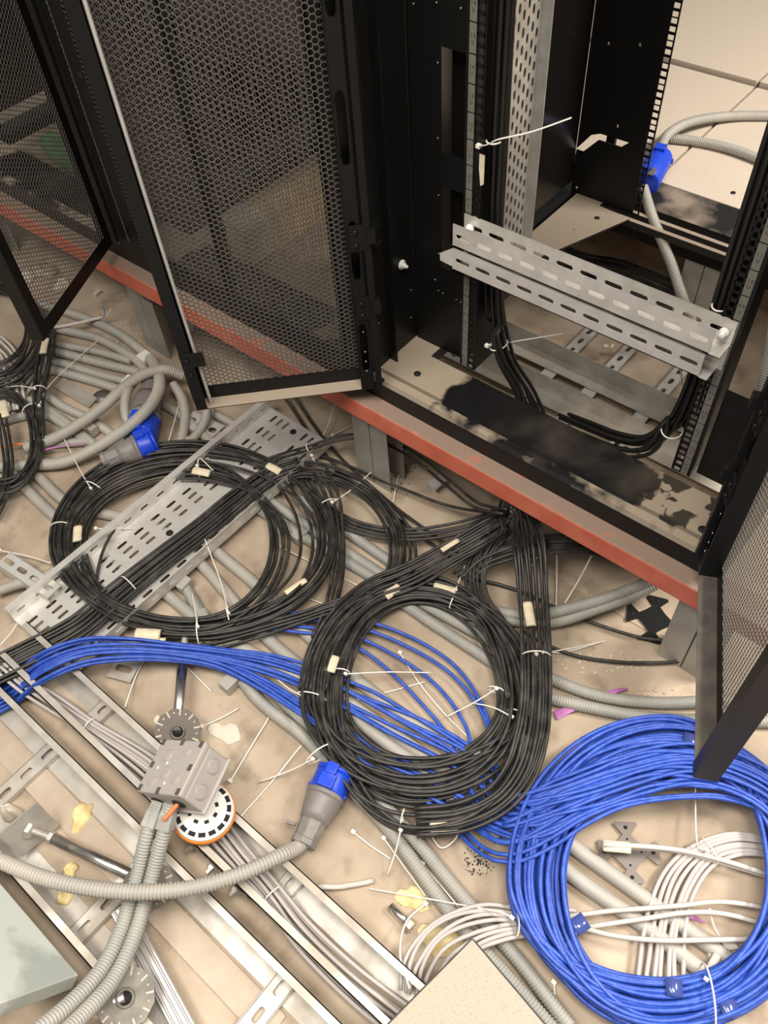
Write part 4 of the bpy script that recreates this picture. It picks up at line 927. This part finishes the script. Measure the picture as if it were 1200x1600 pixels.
# vertical bundles tied to the mounting rails
def vpt(x, y, Yv): return tuple(atY(x, y, Yv))
lp = [(.034, .02, B + 1.3), (.034, .02, B + .9), (.034, .02, B + .5), (.036, .025, B + .25), (.050, .025, B + .12), (.075, .03, B + .03), (.115, .05, B - .06), (.17, .05, B - .16)]
bundle('cable_bundle', 'black cable bundle tied along the left mounting rail and dropping into the rack base', 'cable bundle', 9, lp, [.024] * 4 + [.03, .04, .045, .05], .0040, 'cable_dark', GB, world=True,
       ties=[(768, 224), (757, 543)], wob=.25, floorclamp=False)
rp = [(.459, .02, B + 1.3), (.459, .02, B + .9), (.459, .02, B + .5), (.459, .02, B + .25), (.452, .025, B + .10), (.435, .03, B + .03), (.40, .025, B - .02), (.34, .03, B - .05), (.27, .05, B - .08), (.20, .08, B - .12)]
bundle('cable_bundle', 'black cable bundle tied along the right mounting rail and curling into the rack base', 'cable bundle', 10, rp, [.022] * 4 + [.03, .04, .045, .045, .045, .045], .0042, 'cable_dark', GB, world=True, ties=[(1135, 480), (1066, 690)], wob=.25, floorclamp=False)
def loose_tie(pts, label, w=.0021, mt='tie', world=False, grp='white nylon cable ties'):
    P = spline(pts if world else [at(*q) for q in pts], .008); m = MB(); m.tube(P, w, 6, flat=.45); m.obox(P[0], (X, Y, Z), (.004, .0035, .003))
    return solo(m, 'cable_tie', mt, label, 'cable tie', grp)
loose_tie([vpt(748, 228, -.004), vpt(762, 226, -.012), vpt(775, 219, -.014), vpt(830, 206, .0), vpt(893, 184, .02)], 'white cable tie tail sticking out from the left mounting rail', .0024, world=True)
loose_tie([vpt(761, 540, .0), vpt(800, 534, .05), vpt(880, 521, .09)], 'pale cable tie tail low on the left mounting rail above the base', world=True)
loose_tie([vpt(1063, 571, .06), vpt(1066, 600, .06), vpt(1072, 645, .06)], 'white cable tie tail hanging beside the right mounting rail', world=True)
m = MB(); m.prism([vpt(750, 240, -.001), vpt(758, 243, -.001), vpt(756, 288, -.001), vpt(751, 290, -.001), vpt(749, 262, -.001)], (0, -.0012, 0)); solo(m, 'paper_label', 'tape', 'torn paper label stuck on the left mounting rail', 'label')
# dark cables in the base void
bundle('cable_bundle', 'dark cables lying in the shaded void behind the crossbar', 'cable bundle', 10, [(860, 395, .05), (900, 418, .05), (960, 430, .05), (1020, 450, .05), (1090, 480, .05), (1150, 520, .04)], [.12] * 6, .0045, KB, GB, wob=1.0)

# ================================================================== blue and grey bundles
bundle('cable_bundle', 'fanned blue network cables running from the ladder to the blue coil', 'cable bundle', 13,
       [(-25, 1108, .008), (20, 1085, .012), (70, 1046, .065), (130, 1022, .075), (200, 1016, .07), (270, 1020, .055), (340, 1030, .04), (420, 1055, .03), (500, 1095, .03), (600, 1155, .03), (700, 1205, .028), (770, 1250, .03), (830, 1275, .06), (890, 1248, .075), (980, 1215, .075), (1080, 1195, .075), (1180, 1225, .07), (1260, 1290, .06)],
       [.06, .065, .07, .065, .05, .038, .04, .075, .10, .13, .12, .09, .07, .06, .06, .06, .06, .06], .0038, 'cable_blue', 'blue network cables', wob=.9, cross=1.3)
bundle('cable_bundle', 'blue network cables arching through the front black coil', 'cable bundle', 4,
       [(390, 968, .03), (460, 975, .03), (540, 985, .03), (620, 1020, .02), (690, 1070, .02), (735, 1130, .02), (755, 1200, .03), (790, 1262, .05), (860, 1250, .08), (930, 1230, .085), (1020, 1200, .08), (1120, 1205, .08)],
       [.04, .05, .06, .09, .11, .10, .08, .07, .05, .05, .05, .05], .0038, 'cable_blue', 'blue network cables', wob=1.0)
bundle('cable_bundle', 'loose blue strands crossing the inside top of the blue coil at its left', 'cable bundle', 6,
       [(700, 1225, .02), (740, 1285, .02), (790, 1312, .06), (850, 1290, .07), (905, 1262, .08), (970, 1235, .075), (1060, 1218, .07), (1130, 1222, .065), (1210, 1255, .06), (1260, 1320, .06)], [.05, .06, .07, .07, .06, .06, .07, .07, .07, .06], .0039, 'cable_blue', 'blue network cables', wob=.8)
GY = 'cable_grey'
bundle('cable_bundle', 'grey cables lying along the cable ladder under the junction box', 'cable bundle', 9,
       [(5, 1040, .05), (40, 1070, .03), (90, 1102, .02), (140, 1135, .02), (230, 1195, .02), (320, 1275, .02), (380, 1345, .02), (425, 1398, .02), (470, 1460, .018), (545, 1535, .018), (640, 1610, .018)],
       [.03, .03, .032, .026, .035, .04, .035, .032, .04, .045, .05], .0036, GY, 'grey cables', ties=[(138, 1132), (426, 1398)], wob=.5)
bundle('cable_bundle', 'grey cables curling out from beneath the speckled tile towards the blue coil', 'cable bundle', 8,
       [(655, 1560, .03), (668, 1520, .04), (690, 1480, .05), (725, 1455, .055), (765, 1442, .055), (805, 1440, .035), (850, 1440, .014), (900, 1445, .012)], [.06, .08, .08, .075, .06, .04, .04, .04], .0037, GY, 'grey cables', ties=[(798, 1440, (800, 1434, .08), (790, 1428, .075), (700, 1410, .04), (575, 1388, .01))], wob=.4)
bundle('cable_bundle', 'curved grey cable bunch rising inside the blue coil', 'cable bundle', 7,
       [(1032, 1560, .02), (1034, 1500, .02), (1040, 1440, .022), (1062, 1375, .022), (1100, 1335, .025), (1150, 1318, .025), (1215, 1325, .014)], [.07, .065, .06, .055, .04, .035, .03], .0040, GY, 'grey cables', ties=[(1108, 1332, (1104, 1328, .05), (1093, 1325, .045), (1086, 1230, .03))], wob=.3)
bundle('cable_bundle', 'pair of white cables with taped ends over the dark pedestal head', 'cable bundle', 2,
       [(940, 1321, .035), (1000, 1325, .03), (1060, 1331, .03), (1120, 1345, .03), (1210, 1372, .016)], [.011] * 5, .0046, 'cable_white', 'grey cables', tapes=[(942, 1321, 985, 1325, .037, .010)])
bundle('cable_bundle', 'pair of white cables crossing the middle of the blue coil, upper ones', 'cable bundle', 2,
       [(860, 1446, .012), (950, 1434, .03), (1010, 1428, .04), (1070, 1421, .04), (1130, 1418, .035), (1215, 1436, .02)], [.018, .018, .014, .012, .02, .03], .0042, 'cable_white', 'grey cables')
bundle('cable_bundle', 'white cable crossing the blue coil, lowest of the crossing ones', 'cable bundle', 1,
       [(870, 1440, .012), (960, 1463, .03), (1030, 1469, .04), (1100, 1468, .04), (1190, 1467, .02)], [.01] * 5, .0044, 'cable_white', 'grey cables')
bundle('cable_bundle', 'cut end of a white cable on the slab beside the ladder', 'cable bundle', 1, [(495, 1386, .02), (530, 1386, .012), (560, 1381, .01), (583, 1375, .009)], [.01] * 4, .0050, 'cable_white', 'grey cables')
bundle('cable_bundle', 'stripped white cable end with bare wires among the upper left conduits', 'cable bundle', 1, [(85, 512, .03), (115, 507, .035), (140, 501, .035), (162, 495, .035)], [.01] * 4, .0052, 'cable_white', 'grey cables')
for pts, mt_, lab in (([(162, 495, .036), (164, 488, .05), (160, 478, .07)], 'bluewire', 'blue bare wire end on the stripped white cable'), ([(158, 494, .036), (156, 490, .045), (152, 486, .05)], 'copper', 'orange wire end on the stripped white cable'),
                      ([(163, 495, .036), (171, 488, .05), (174, 482, .06)], 'tape', 'yellow bare wire end on the stripped white cable')):
    m = MB(); m.tube(spline([at(*q) for q in pts], .005), .0015, 6); solo(m, 'wire_end', mt_, lab, 'wire')
m = MB(); m.tube(spline([at(*q) for q in ((-5, 700, .03), (50, 690, .03), (95, 675, .035))], .01), .003, 6); solo(m, 'thin_cable', 'copper', 'thin orange cable behind the small black coil at left', 'cable')
m = MB(); m.tube(spline([at(*q) for q in ((185, 425, .25), (200, 445, .2), (225, 465, .2), (250, 480, .2))], .01), .0028, 6); solo(m, 'thin_cable', KB, 'thin dark cable drooping under the red beam at upper left', 'cable')
# pale cables bottom left under the small coils
bundle('cable_bundle', 'pale grey cables under the upper black coil at left edge', 'cable bundle', 4, [(-10, 530, .03), (15, 555, .03), (22, 590, .03), (25, 640, .03)], [.04] * 4, .0045, 'cable_white', 'grey cables')
bundle('cable_bundle', 'pale grey cables slanting between the two small black coils', 'cable bundle', 4, [(70, 565, .012), (45, 590, .012), (20, 625, .012), (0, 660, .012)], [.05] * 4, .0060, 'conduit_warm', 'grey cables')

# ================================================================== pedestals
def pedestal(label, base, mid, head, tube_r=.0105, rod_r=.007, base_sz=.045, head_r=.045, hn=None, base_on=True, mt='bright', head_mt='darksteel', bn=None):
    base, mid, head = (np.array(k, float) for k in (base, mid, head)); d = head - base; d /= np.linalg.norm(d)
    r = thing('floor_pedestal', label, 'pedestal', tuple((base + head) / 2), 'toppled raised floor pedestals')
    if base_on:
        n = d if bn is None else np.array(bn, float); n /= np.linalg.norm(n)
        sd = np.cross(n, Z); sd = sd / np.linalg.norm(sd) if np.linalg.norm(sd) > .1 else X; up = np.cross(sd, n)
        m = MB(); m.obox(base, (sd, up, n), (base_sz, base_sz, .002)); m.build('base_plate', 'galv_dusty', r)
        m = MB(); m.lathe(base, d, [(0, .016), (.008, .015), (.010, rod_r)], 6, False); m.build('nut', 'galv_dusty', r)
    m = MB(); Pp = resample(np.array([base, mid]), .0012); m.tube(Pp, np.where(np.arange(len(Pp)) % 2 == 0, rod_r, rod_r * .88), 12); m.build('threaded_rod', 'galv_dusty', r)
    m = MB(); m.lathe(mid, d, [(0, .012), (.008, .012)], 6, False); m.build('nut', 'galv_dusty', r)
    m = MB(); m.lathe(mid, d, [(.008, tube_r), (np.linalg.norm(head - mid), tube_r)], 24); m.build('tube', mt, r)
    n = d if hn is None else np.array(hn, float); n = n / np.linalg.norm(n)
    a, b_, _ = rot_to(n); m = MB(); m.lathe(head, n, [(0, head_r), (.003, head_r)], 10, False, .3); hp = m.build('head_plate', head_mt, r)
    m = MB()
    for k in range(10):
        t = 2 * PI * k / 10 + .3 + PI / 10; rr = a * math.cos(t) + b_ * math.sin(t); tt = np.cross(n, rr)
        m.obox(head + n * .003 + rr * head_r * .82, (rr, tt, n), (.006, .0014, .0006)); m.lathe(head + n * .003 + (a * math.cos(t + .31) + b_ * math.sin(t + .31)) * head_r * .8, n, [(0, .002), (.0006, .002)], 8)
    m.build('head_slot', 'tile_beige', hp)
    m = MB(); m.tube([head + n * .0035 + .0125 * (a * math.cos(t) + b_ * math.sin(t)) for t in np.linspace(0, 2 * PI, 24, endpoint=False)], .0028, 6, True); m.build('collar', head_mt, hp)
    m = MB(); m.lathe(head + n * .003, n, [(0, .0105), (.0008, .0105)], 20); m.build('socket', 'darkhole', hp)
    return r
pedestal('chrome pedestal toppled behind the junction box with a dark slotted head', at(290, 985, .04), at(286, 1025, .04), at(278, 1143, .045), hn=at(277, 1160, .06) - at(278, 1143, .045) + Z * .03, base_on=False)
pedestal('dusty pedestal lying under the front ladder with its square base plate at left', at(46, 1296, .05), at(78, 1308, .05), at(232, 1384, .05), head_mt='galv_worn', bn=(1, -.1, .35), base_sz=.038, hn=(.8, -.35, .75))
pedestal('pedestal with a slotted octagonal head at the bottom beside the aluminium profile', at(105, 1605, .06), at(125, 1592, .06), at(196, 1560, .075), head_mt='galv_worn', base_on=False, hn=(.15, .1, 1), head_r=.046, tube_r=.012)
# cross shaped pedestal heads
def cross_head(c, rot, label, sz=.036, mt='darksteel'):
    c = np.array(c); t = thing('pedestal_head', label, 'pedestal head', tuple(c), 'loose cross shaped pedestal heads')
    m = MB()
    Q = []
    for k in range(4):
        a = rot + k * PI / 2; u = np.array([math.cos(a), math.sin(a), 0]); v = np.array([-u[1], u[0], 0])
        Q += [c + (u * x + v * y) * sz for x, y in [(.75, -.17), (1.2, -.52), (1.3, -.44), (1.3, .44), (1.2, .52), (.75, .17), (.44, .44)]]
    m.prism(Q, (0, 0, .003))
    m.build('plate', mt, t)
    m = MB()
    for k in range(4):
        a = rot + k * PI / 2; u = np.array([math.cos(a), math.sin(a), 0])
        m.lathe(c + u * sz * 1.05 + Z * .003, Z, [(0, .0035), (.0006, .0035)], 12); m.lathe(c + u * sz * .55 + Z * .003, Z, [(0, .002), (.0006, .002)], 10)
    m.build('drilled_hole', 'darkhole', t); return t
cross_head(at(982, 1332, .004), .65, 'dark cross shaped pedestal head inside the blue coil under the white cables', .040)
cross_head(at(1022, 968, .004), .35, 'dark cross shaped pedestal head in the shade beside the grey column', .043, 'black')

# ================================================================== tray ladder and struts under the open rack
t = thing('cable_ladder', 'galvanised cable ladder lying on the slab inside the open rack base', 'cable ladder', (.15, .38, 0), 'galvanised cable ladders in the foreground')
zr = .03
y1 = at(930, 565, zr + .05)[1]; y2 = at(930, 625, zr + .05)[1]
for y in (y1, y2):
    m = MB(); m.box((-.35, y, zr), (.62, y + .002, zr + .05)); m.box((-.35, y - .045, zr), (.62, y, zr + .002)); m.build('side_rail', 'galv_dusty', t)
for xm, ym in ((955, 575), (900, 540), (1045, 600)):
    xc = at(xm, ym, zr - .004)[0]; m = MB(); w = .036; m.perf((xc - w / 2, y2 - .16, zr - .003), X, Y, Z, 1, 12, w, .045, lambda i, j: True, .002, 'slot', .17, .27, 12); m.box((xc - w / 2, y2 - .16, zr - .02), (xc - w / 2 + .001, y2 + .38, zr - .003)); m.build('rung', 'galv', t)

# ================================================================== bits and pieces on the slab
def lump(x, y, r, h, lab, mt='foam', seed=0, sx=1.0, sy=1.0):
    rr = np.random.RandomState(seed); bm = MB(); c = at(x, y, 0); V = []; F = []; nu, nv = 18, 7
    ph = rr.rand(6) * 6.28
    for j in range(nv):
        for i in range(nu):
            t = 2 * PI * i / nu; f = j / (nv - 1); rad = r * (1 - .0) * math.cos(f * PI / 2) ** .6
            k = 1 + .25 * math.sin(2 * t + ph[0]) + .15 * math.sin(3 * t + ph[1]) + .1 * math.sin(5 * t + ph[2]) + rr.uniform(-.05, .05)
            V.append((c[0] + rad * k * math.cos(t) * sx, c[1] + rad * k * math.sin(t) * sy, h * math.sin(f * PI / 2) * (1 + .15 * math.sin(3 * t + ph[3]))))
    for j in range(nv - 1):
        for i in range(nu): F.append((j * nu + i, j * nu + (i + 1) % nu, (j + 1) * nu + (i + 1) % nu, (j + 1) * nu + i))
    F.append(tuple(range((nv - 1) * nu, nv * nu))); F.append(tuple(range(nu))[::-1])
    bm.add(V, F, True); return solo(bm, 'foam_lump', mt, lab, 'foam', 'lumps of expanded foam')
lump(128, 1276, .024, .010, 'pale yellow foam lump left of the junction box beside the ladder', seed=1, sx=.8, sy=1.2)
lump(102, 1398, .017, .012, 'tan foam lump below the thick conduit at lower left', seed=2)
lump(110, 1362, .015, .010, 'small yellow foam lump half under the thick conduit', seed=3)
lump(352, 1145, .022, .004, 'cream foam residue right of the dark pedestal head', 'pale', 4, 1.6, .9)
lump(250, 1128, .013, .004, 'cream foam residue left of the chrome pedestal', 'pale', 5)
lump(645, 1405, .020, .003, 'flat yellow glue stain behind the loose bolt', 'foam', 6, 1.6, .8)
lump(690, 1470, .028, .003, 'flat yellow glue patch under the curling grey cables', 'foam', 7, 1.2, 1.0)
lump(24, 1275, .014, .05, 'white foam residue on the dusty pedestal base plate', 'pale', 8)
lump(45, 437, .022, .03, 'pale plaster lump seen through the left mesh door, left one', 'pale', 9)
lump(100, 450, .022, .03, 'pale plaster lump seen through the left mesh door, right one', 'pale', 10)
lump(68, 425, .04, .02, 'dusty brown rubble seen through the left mesh door', 'dust_strip', 11)
lump(292, 513, .022, .05, 'crumpled clear bag beside the column under the mesh door', 'white', 12)
# bolt
b0 = thing('anchor_bolt', 'loose steel anchor bolt on the slab right of the ladder', 'bolt', tuple(at(630, 1432, .0)))
p, q = at(610, 1416, .010), at(640, 1446, .012); m = MB(); m.lathe(p, q - p, [(0, .0075), (np.linalg.norm(q - p), .0075)], 16); m.build('shank', 'bright', b0)
m = MB(); d = (q - p) / np.linalg.norm(q - p); m.lathe(q - d * .004, d, [(0, .0125), (.010, .0125)], 6, False); m.build('hex_head', 'bright', b0)
# purple film scraps
for pts, w, lab in (([(868, 1118, .004), (890, 1108, .012), (915, 1103, .006)], .010, 'purple plastic film scrap in front of the corrugated pair'), ([(945, 1086, .02), (960, 1080, .02), (980, 1076, .006)], .006, 'purple plastic film scrap behind the corrugated pair'),
                   ([(1050, 1128, .004), (1078, 1136, .005), (1098, 1146, .004)], .004, 'thin purple film strip above the blue coil'), ([(1075, 1432, .005), (1090, 1436, .005), (1102, 1442, .004)], .004, 'purple film strip inside the blue coil'),
                   ([(60, 705, .03), (90, 698, .034), (135, 692, .03)], .004, 'purple film strip among the conduits at left')):
    m = MB(); P = spline([at(*q) for q in pts], .004); m.tube(P, np.linspace(w, w * .4, len(P)), 6, flat=.25, smooth=False); solo(m, 'plastic_scrap', 'purple', lab, 'film scrap', 'scraps of purple film')
# loose ties on the slab
LT = [([(870, 862, .08), (870, 900, .03), (868, 975, .006)], 'white cable tie hanging straight below the red beam'),
      ([(926, 865, .08), (905, 905, .03), (883, 942, .02)], 'white cable tie slanting beside the corrugated pair under the beam'),
      ([(845, 860, .07), (838, 872, .05), (828, 888, .03)], 'short white cable tie between bundle and beam'),
      ([(627, 725, .006), (620, 755, .006), (614, 785, .006)], 'white cable tie on the slab right of the grey column'),
      ([(150, 826, .055), (180, 825, .05), (215, 826, .03)], 'white tie tail crossing the perforated tray edge inside the rear coil'),
      ([(245, 1000, .006), (215, 1050, .006), (195, 1105, .02)], 'pale flat cable tie leaning on the ladder behind the junction box'),
      ([(290, 1040, .004), (310, 1060, .004), (330, 1080, .004)], 'thin cable tie on the slab beside the chrome pedestal'),
      ([(316, 1135, .006), (345, 1122, .006), (372, 1107, .006)], 'cream cable tie on the foam beside the dark pedestal head'),
      ([(360, 1220, .01), (390, 1170, .006), (422, 1118, .006)], 'long pale cable tie on the slab right of the junction box'),
      ([(370, 1282, .006), (430, 1215, .006), (470, 1165, .02)], 'long pale cable tie running up to the front black coil'),
      ([(600, 1310, .004), (625, 1345, .004), (665, 1400, .004)], 'long thin cable tie left of the corrugated pair'),
      ([(552, 1300, .003), (580, 1322, .003), (610, 1342, .003)], 'short thin cable tie on the slab below the front black coil'),
      ([(715, 1410, .05), (660, 1402, .03), (575, 1387, .008)], 'long white cable tie pointing at the cut cable end') if False else ([(660, 1350, .003), (690, 1385, .003), (715, 1415, .01)], 'pale cable tie ending at the corrugated pair'),
      ([(665, 1412, .01), (635, 1440, .03), (625, 1490, .05), (640, 1545, .07)], 'curved white cable tie arching past the loose bolt'),
      ([(665, 1290, .03), (690, 1325, .006), (712, 1310, .02), (716, 1296, .04)], 'curved white cable tie under the front coil beside its tape label'),
      ([(1150, 715 + 400, .004), (1130, 1110, .004)], 'white cable tie behind the right mesh door') if False else ([(835, 1010, .02), (870, 1020, .006), (940, 1003, .006)], 'white cable tie on the slab right of the thick black bundle'),
      ([(440, 855, .02), (500, 885, .006), (560, 915, .004)], 'thin cable tie on the slab between the two black coils'),
      ([(455, 925, .01), (490, 938, .006), (525, 950, .006)], 'short pale cable tie stub between the two black coils'),
      ([(363, 935, .004), (385, 955, .004), (400, 972, .004)], 'pale cable tie on the slab inside the rear black coil'),
      ([(625, 1020, .004), (650, 1060, .004), (690, 1110, .004), (740, 1160, .006)], 'thin pale cable tie diagonal inside the front black coil'),
      ([(560, 1092, .004), (610, 1080, .004), (665, 1065, .004)], 'clear cable tie lying across the slab inside the front black coil'),
      ([(1110, 1425, .03), (1115, 1445, .02), (1125, 1465, .004)], 'thin cable tie inside the blue coil below the crossing white cables'),
      ([(0, 860, .03), (40, 868, .02), (80, 880, .02)], 'thin pale cable tie at the left edge above the slotted strut'),
      ([(38, 952, .02), (20, 985, .02), (0, 1008, .02)], 'white cable tie crossing the lower end of the perforated tray'),
      ([(280, 630, .03), (272, 660, .02), (263, 690, .012)], 'yellowish cable tie hanging right of the blue plugs'),
      ([(865, 1535, .004), (868, 1565, .004), (872, 1600, .004)], 'thin cable tie on the slab below the blue coil'),
      ([(510, 705, .004), (502, 690, .01), (512, 665, .02), (525, 628, .03)], 'thin pale tie curling by the tray end under the red beam'),
      ([(520, 680, .004), (545, 667, .004), (566, 658, .004)], 'pale tie on the slab behind the end of the perforated tray')]
for pts, lab in LT: loose_tie(pts, lab, .0016)
m = MB(); m.lathe(at(950, 541, .05), at(938, 541, .05) - at(950, 541, .05), [(0, .006), (.014, .006)], 10); m.lathe(at(955, 541, .05), (1, 0, 0), [(0, .009), (.006, .009)], 10); solo(m, 'wall_plug', 'pale', 'pale plastic wall plug on the slab inside the rack base', 'wall plug')
m = MB(); m.prism([at(*q, .02) for q in ((668, 758), (690, 742), (700, 750), (680, 768))], (0, 0, .008)); solo(m, 'metal_scrap', 'galv', 'small bent metal scrap on the slab under the red beam', 'scrap')
m = MB(); m.bar(at(148, 462, .006), at(156, 455, .006), .012, .012); solo(m, 'wall_plug', 'pale', 'pale plastic anchor on the slab near the left mesh door corner', 'wall plug')
m = MB(); m.bar(at(1108, 1500, .01), at(1122, 1498, .01), .018, .016); solo(m, 'metal_bracket', 'galv', 'small folded metal bracket inside the blue coil at lower right', 'bracket')
m = MB(); m.bar(at(1130, 1478, .008), at(1150, 1474, .008), .016, .004); solo(m, 'metal_bracket', 'galv_dusty', 'flat metal bracket inside the blue coil above the folded one', 'bracket')
m = MB(); m.bar(at(1020, 1160, .0), at(1020, 1160, .0) + X * .01, .01, .01) if False else None
m = MB(); m.bar(at(735, 1192, .03), at(752, 1176, .03), .018, .004); solo(m, 'metal_bracket', 'white', 'small pale bracket over the blue cables inside the front black coil', 'bracket')
# debris seen through the meshes
m = MB(); P = [at(*q, .10) for q in ((346, 335), (500, 248), (528, 282), (388, 372))]; m.prism(P, (0, 0, -.098)); cbx = solo(m, 'cardboard_box', 'cardboard', 'flattened brown cardboard strip seen through the mesh door', 'cardboard')
m = MB(); P = [at(*q, .101) for q in ((346, 335), (384, 313), (428, 348), (388, 375))]; m.prism(P, (0, 0, -.09)); e = m.build('taped_end', 'grey_tape', cbx)
m = MB(); P = [at(*q, .05) for q in ((58, 218), (80, 203), (108, 222), (112, 262), (85, 248))]; m.prism(P, (0, 0, -.02)); solo(m, 'plastic_bag', 'green', 'crumpled green film seen through the left mesh door', 'bag')
m = MB(); m.bar(at(8, 202, .12), at(42, 188, .12), .02, .02); solo(m, 'plastic_stick', 'white', 'short white stick seen through the left mesh door', 'stick')
m = MB(); P = [at(*q, .10) for q in ((-8, 208), (8, 210), (32, 225), (4, 231))]; m.prism(P, (0, 0, -.05)); solo(m, 'foam_lump', 'pale', 'beige block seen through the left mesh door at left edge', 'foam', 'lumps of expanded foam')

# grit and crumbs on the slab
def grit(cx, cy, rx, ry, n, sz, mt_, lab, seed):
    rr = np.random.RandomState(seed); m = MB()
    for _ in range(n):
        a = rr.rand() * 6.28; q = rr.rand() ** .7; c = at(cx + rx * q * math.cos(a), cy + ry * q * math.sin(a), 0); k = sz * rr.uniform(.4, 1.2)
        th = rr.rand() * 3; u = np.array([math.cos(th), math.sin(th), 0]); v = np.array([-u[1], u[0], 0]); m.obox(c + Z * k * .4, (u, v, Z), (k, k * rr.uniform(.5, 1), k * .4))
    o = solo(m, 'grit', mt_, lab, 'grit'); o['kind'] = 'stuff'
grit(748, 1345, 26, 24, 90, .0016, 'ink', 'scattered black grit on the slab left of the blue coil', 1)
grit(640, 735, 45, 40, 60, .0022, 'darksteel', 'dark crumbs on the shaded slab right of the grey column', 2)
grit(930, 1035, 90, 18, 70, .0024, 'pale', 'pale concrete crumbs on the slab near the grey column foot', 3)
grit(1000, 1085, 60, 14, 40, .0022, 'dust_strip', 'small stone crumbs beside the corrugated pair at right', 4)
grit(900, 640, 120, 40, 90, .0028, 'dust_strip', 'loose crumbs inside the ladder in the open rack base', 5)
grit(200, 520, 40, 25, 60, .0024, 'pale', 'pale crumbs on the slab among the upper left conduits', 6)
grit(300, 1470, 60, 50, 60, .0018, 'dust_strip', 'fine crumbs on the slab between the ladder and the aluminium profile', 7)
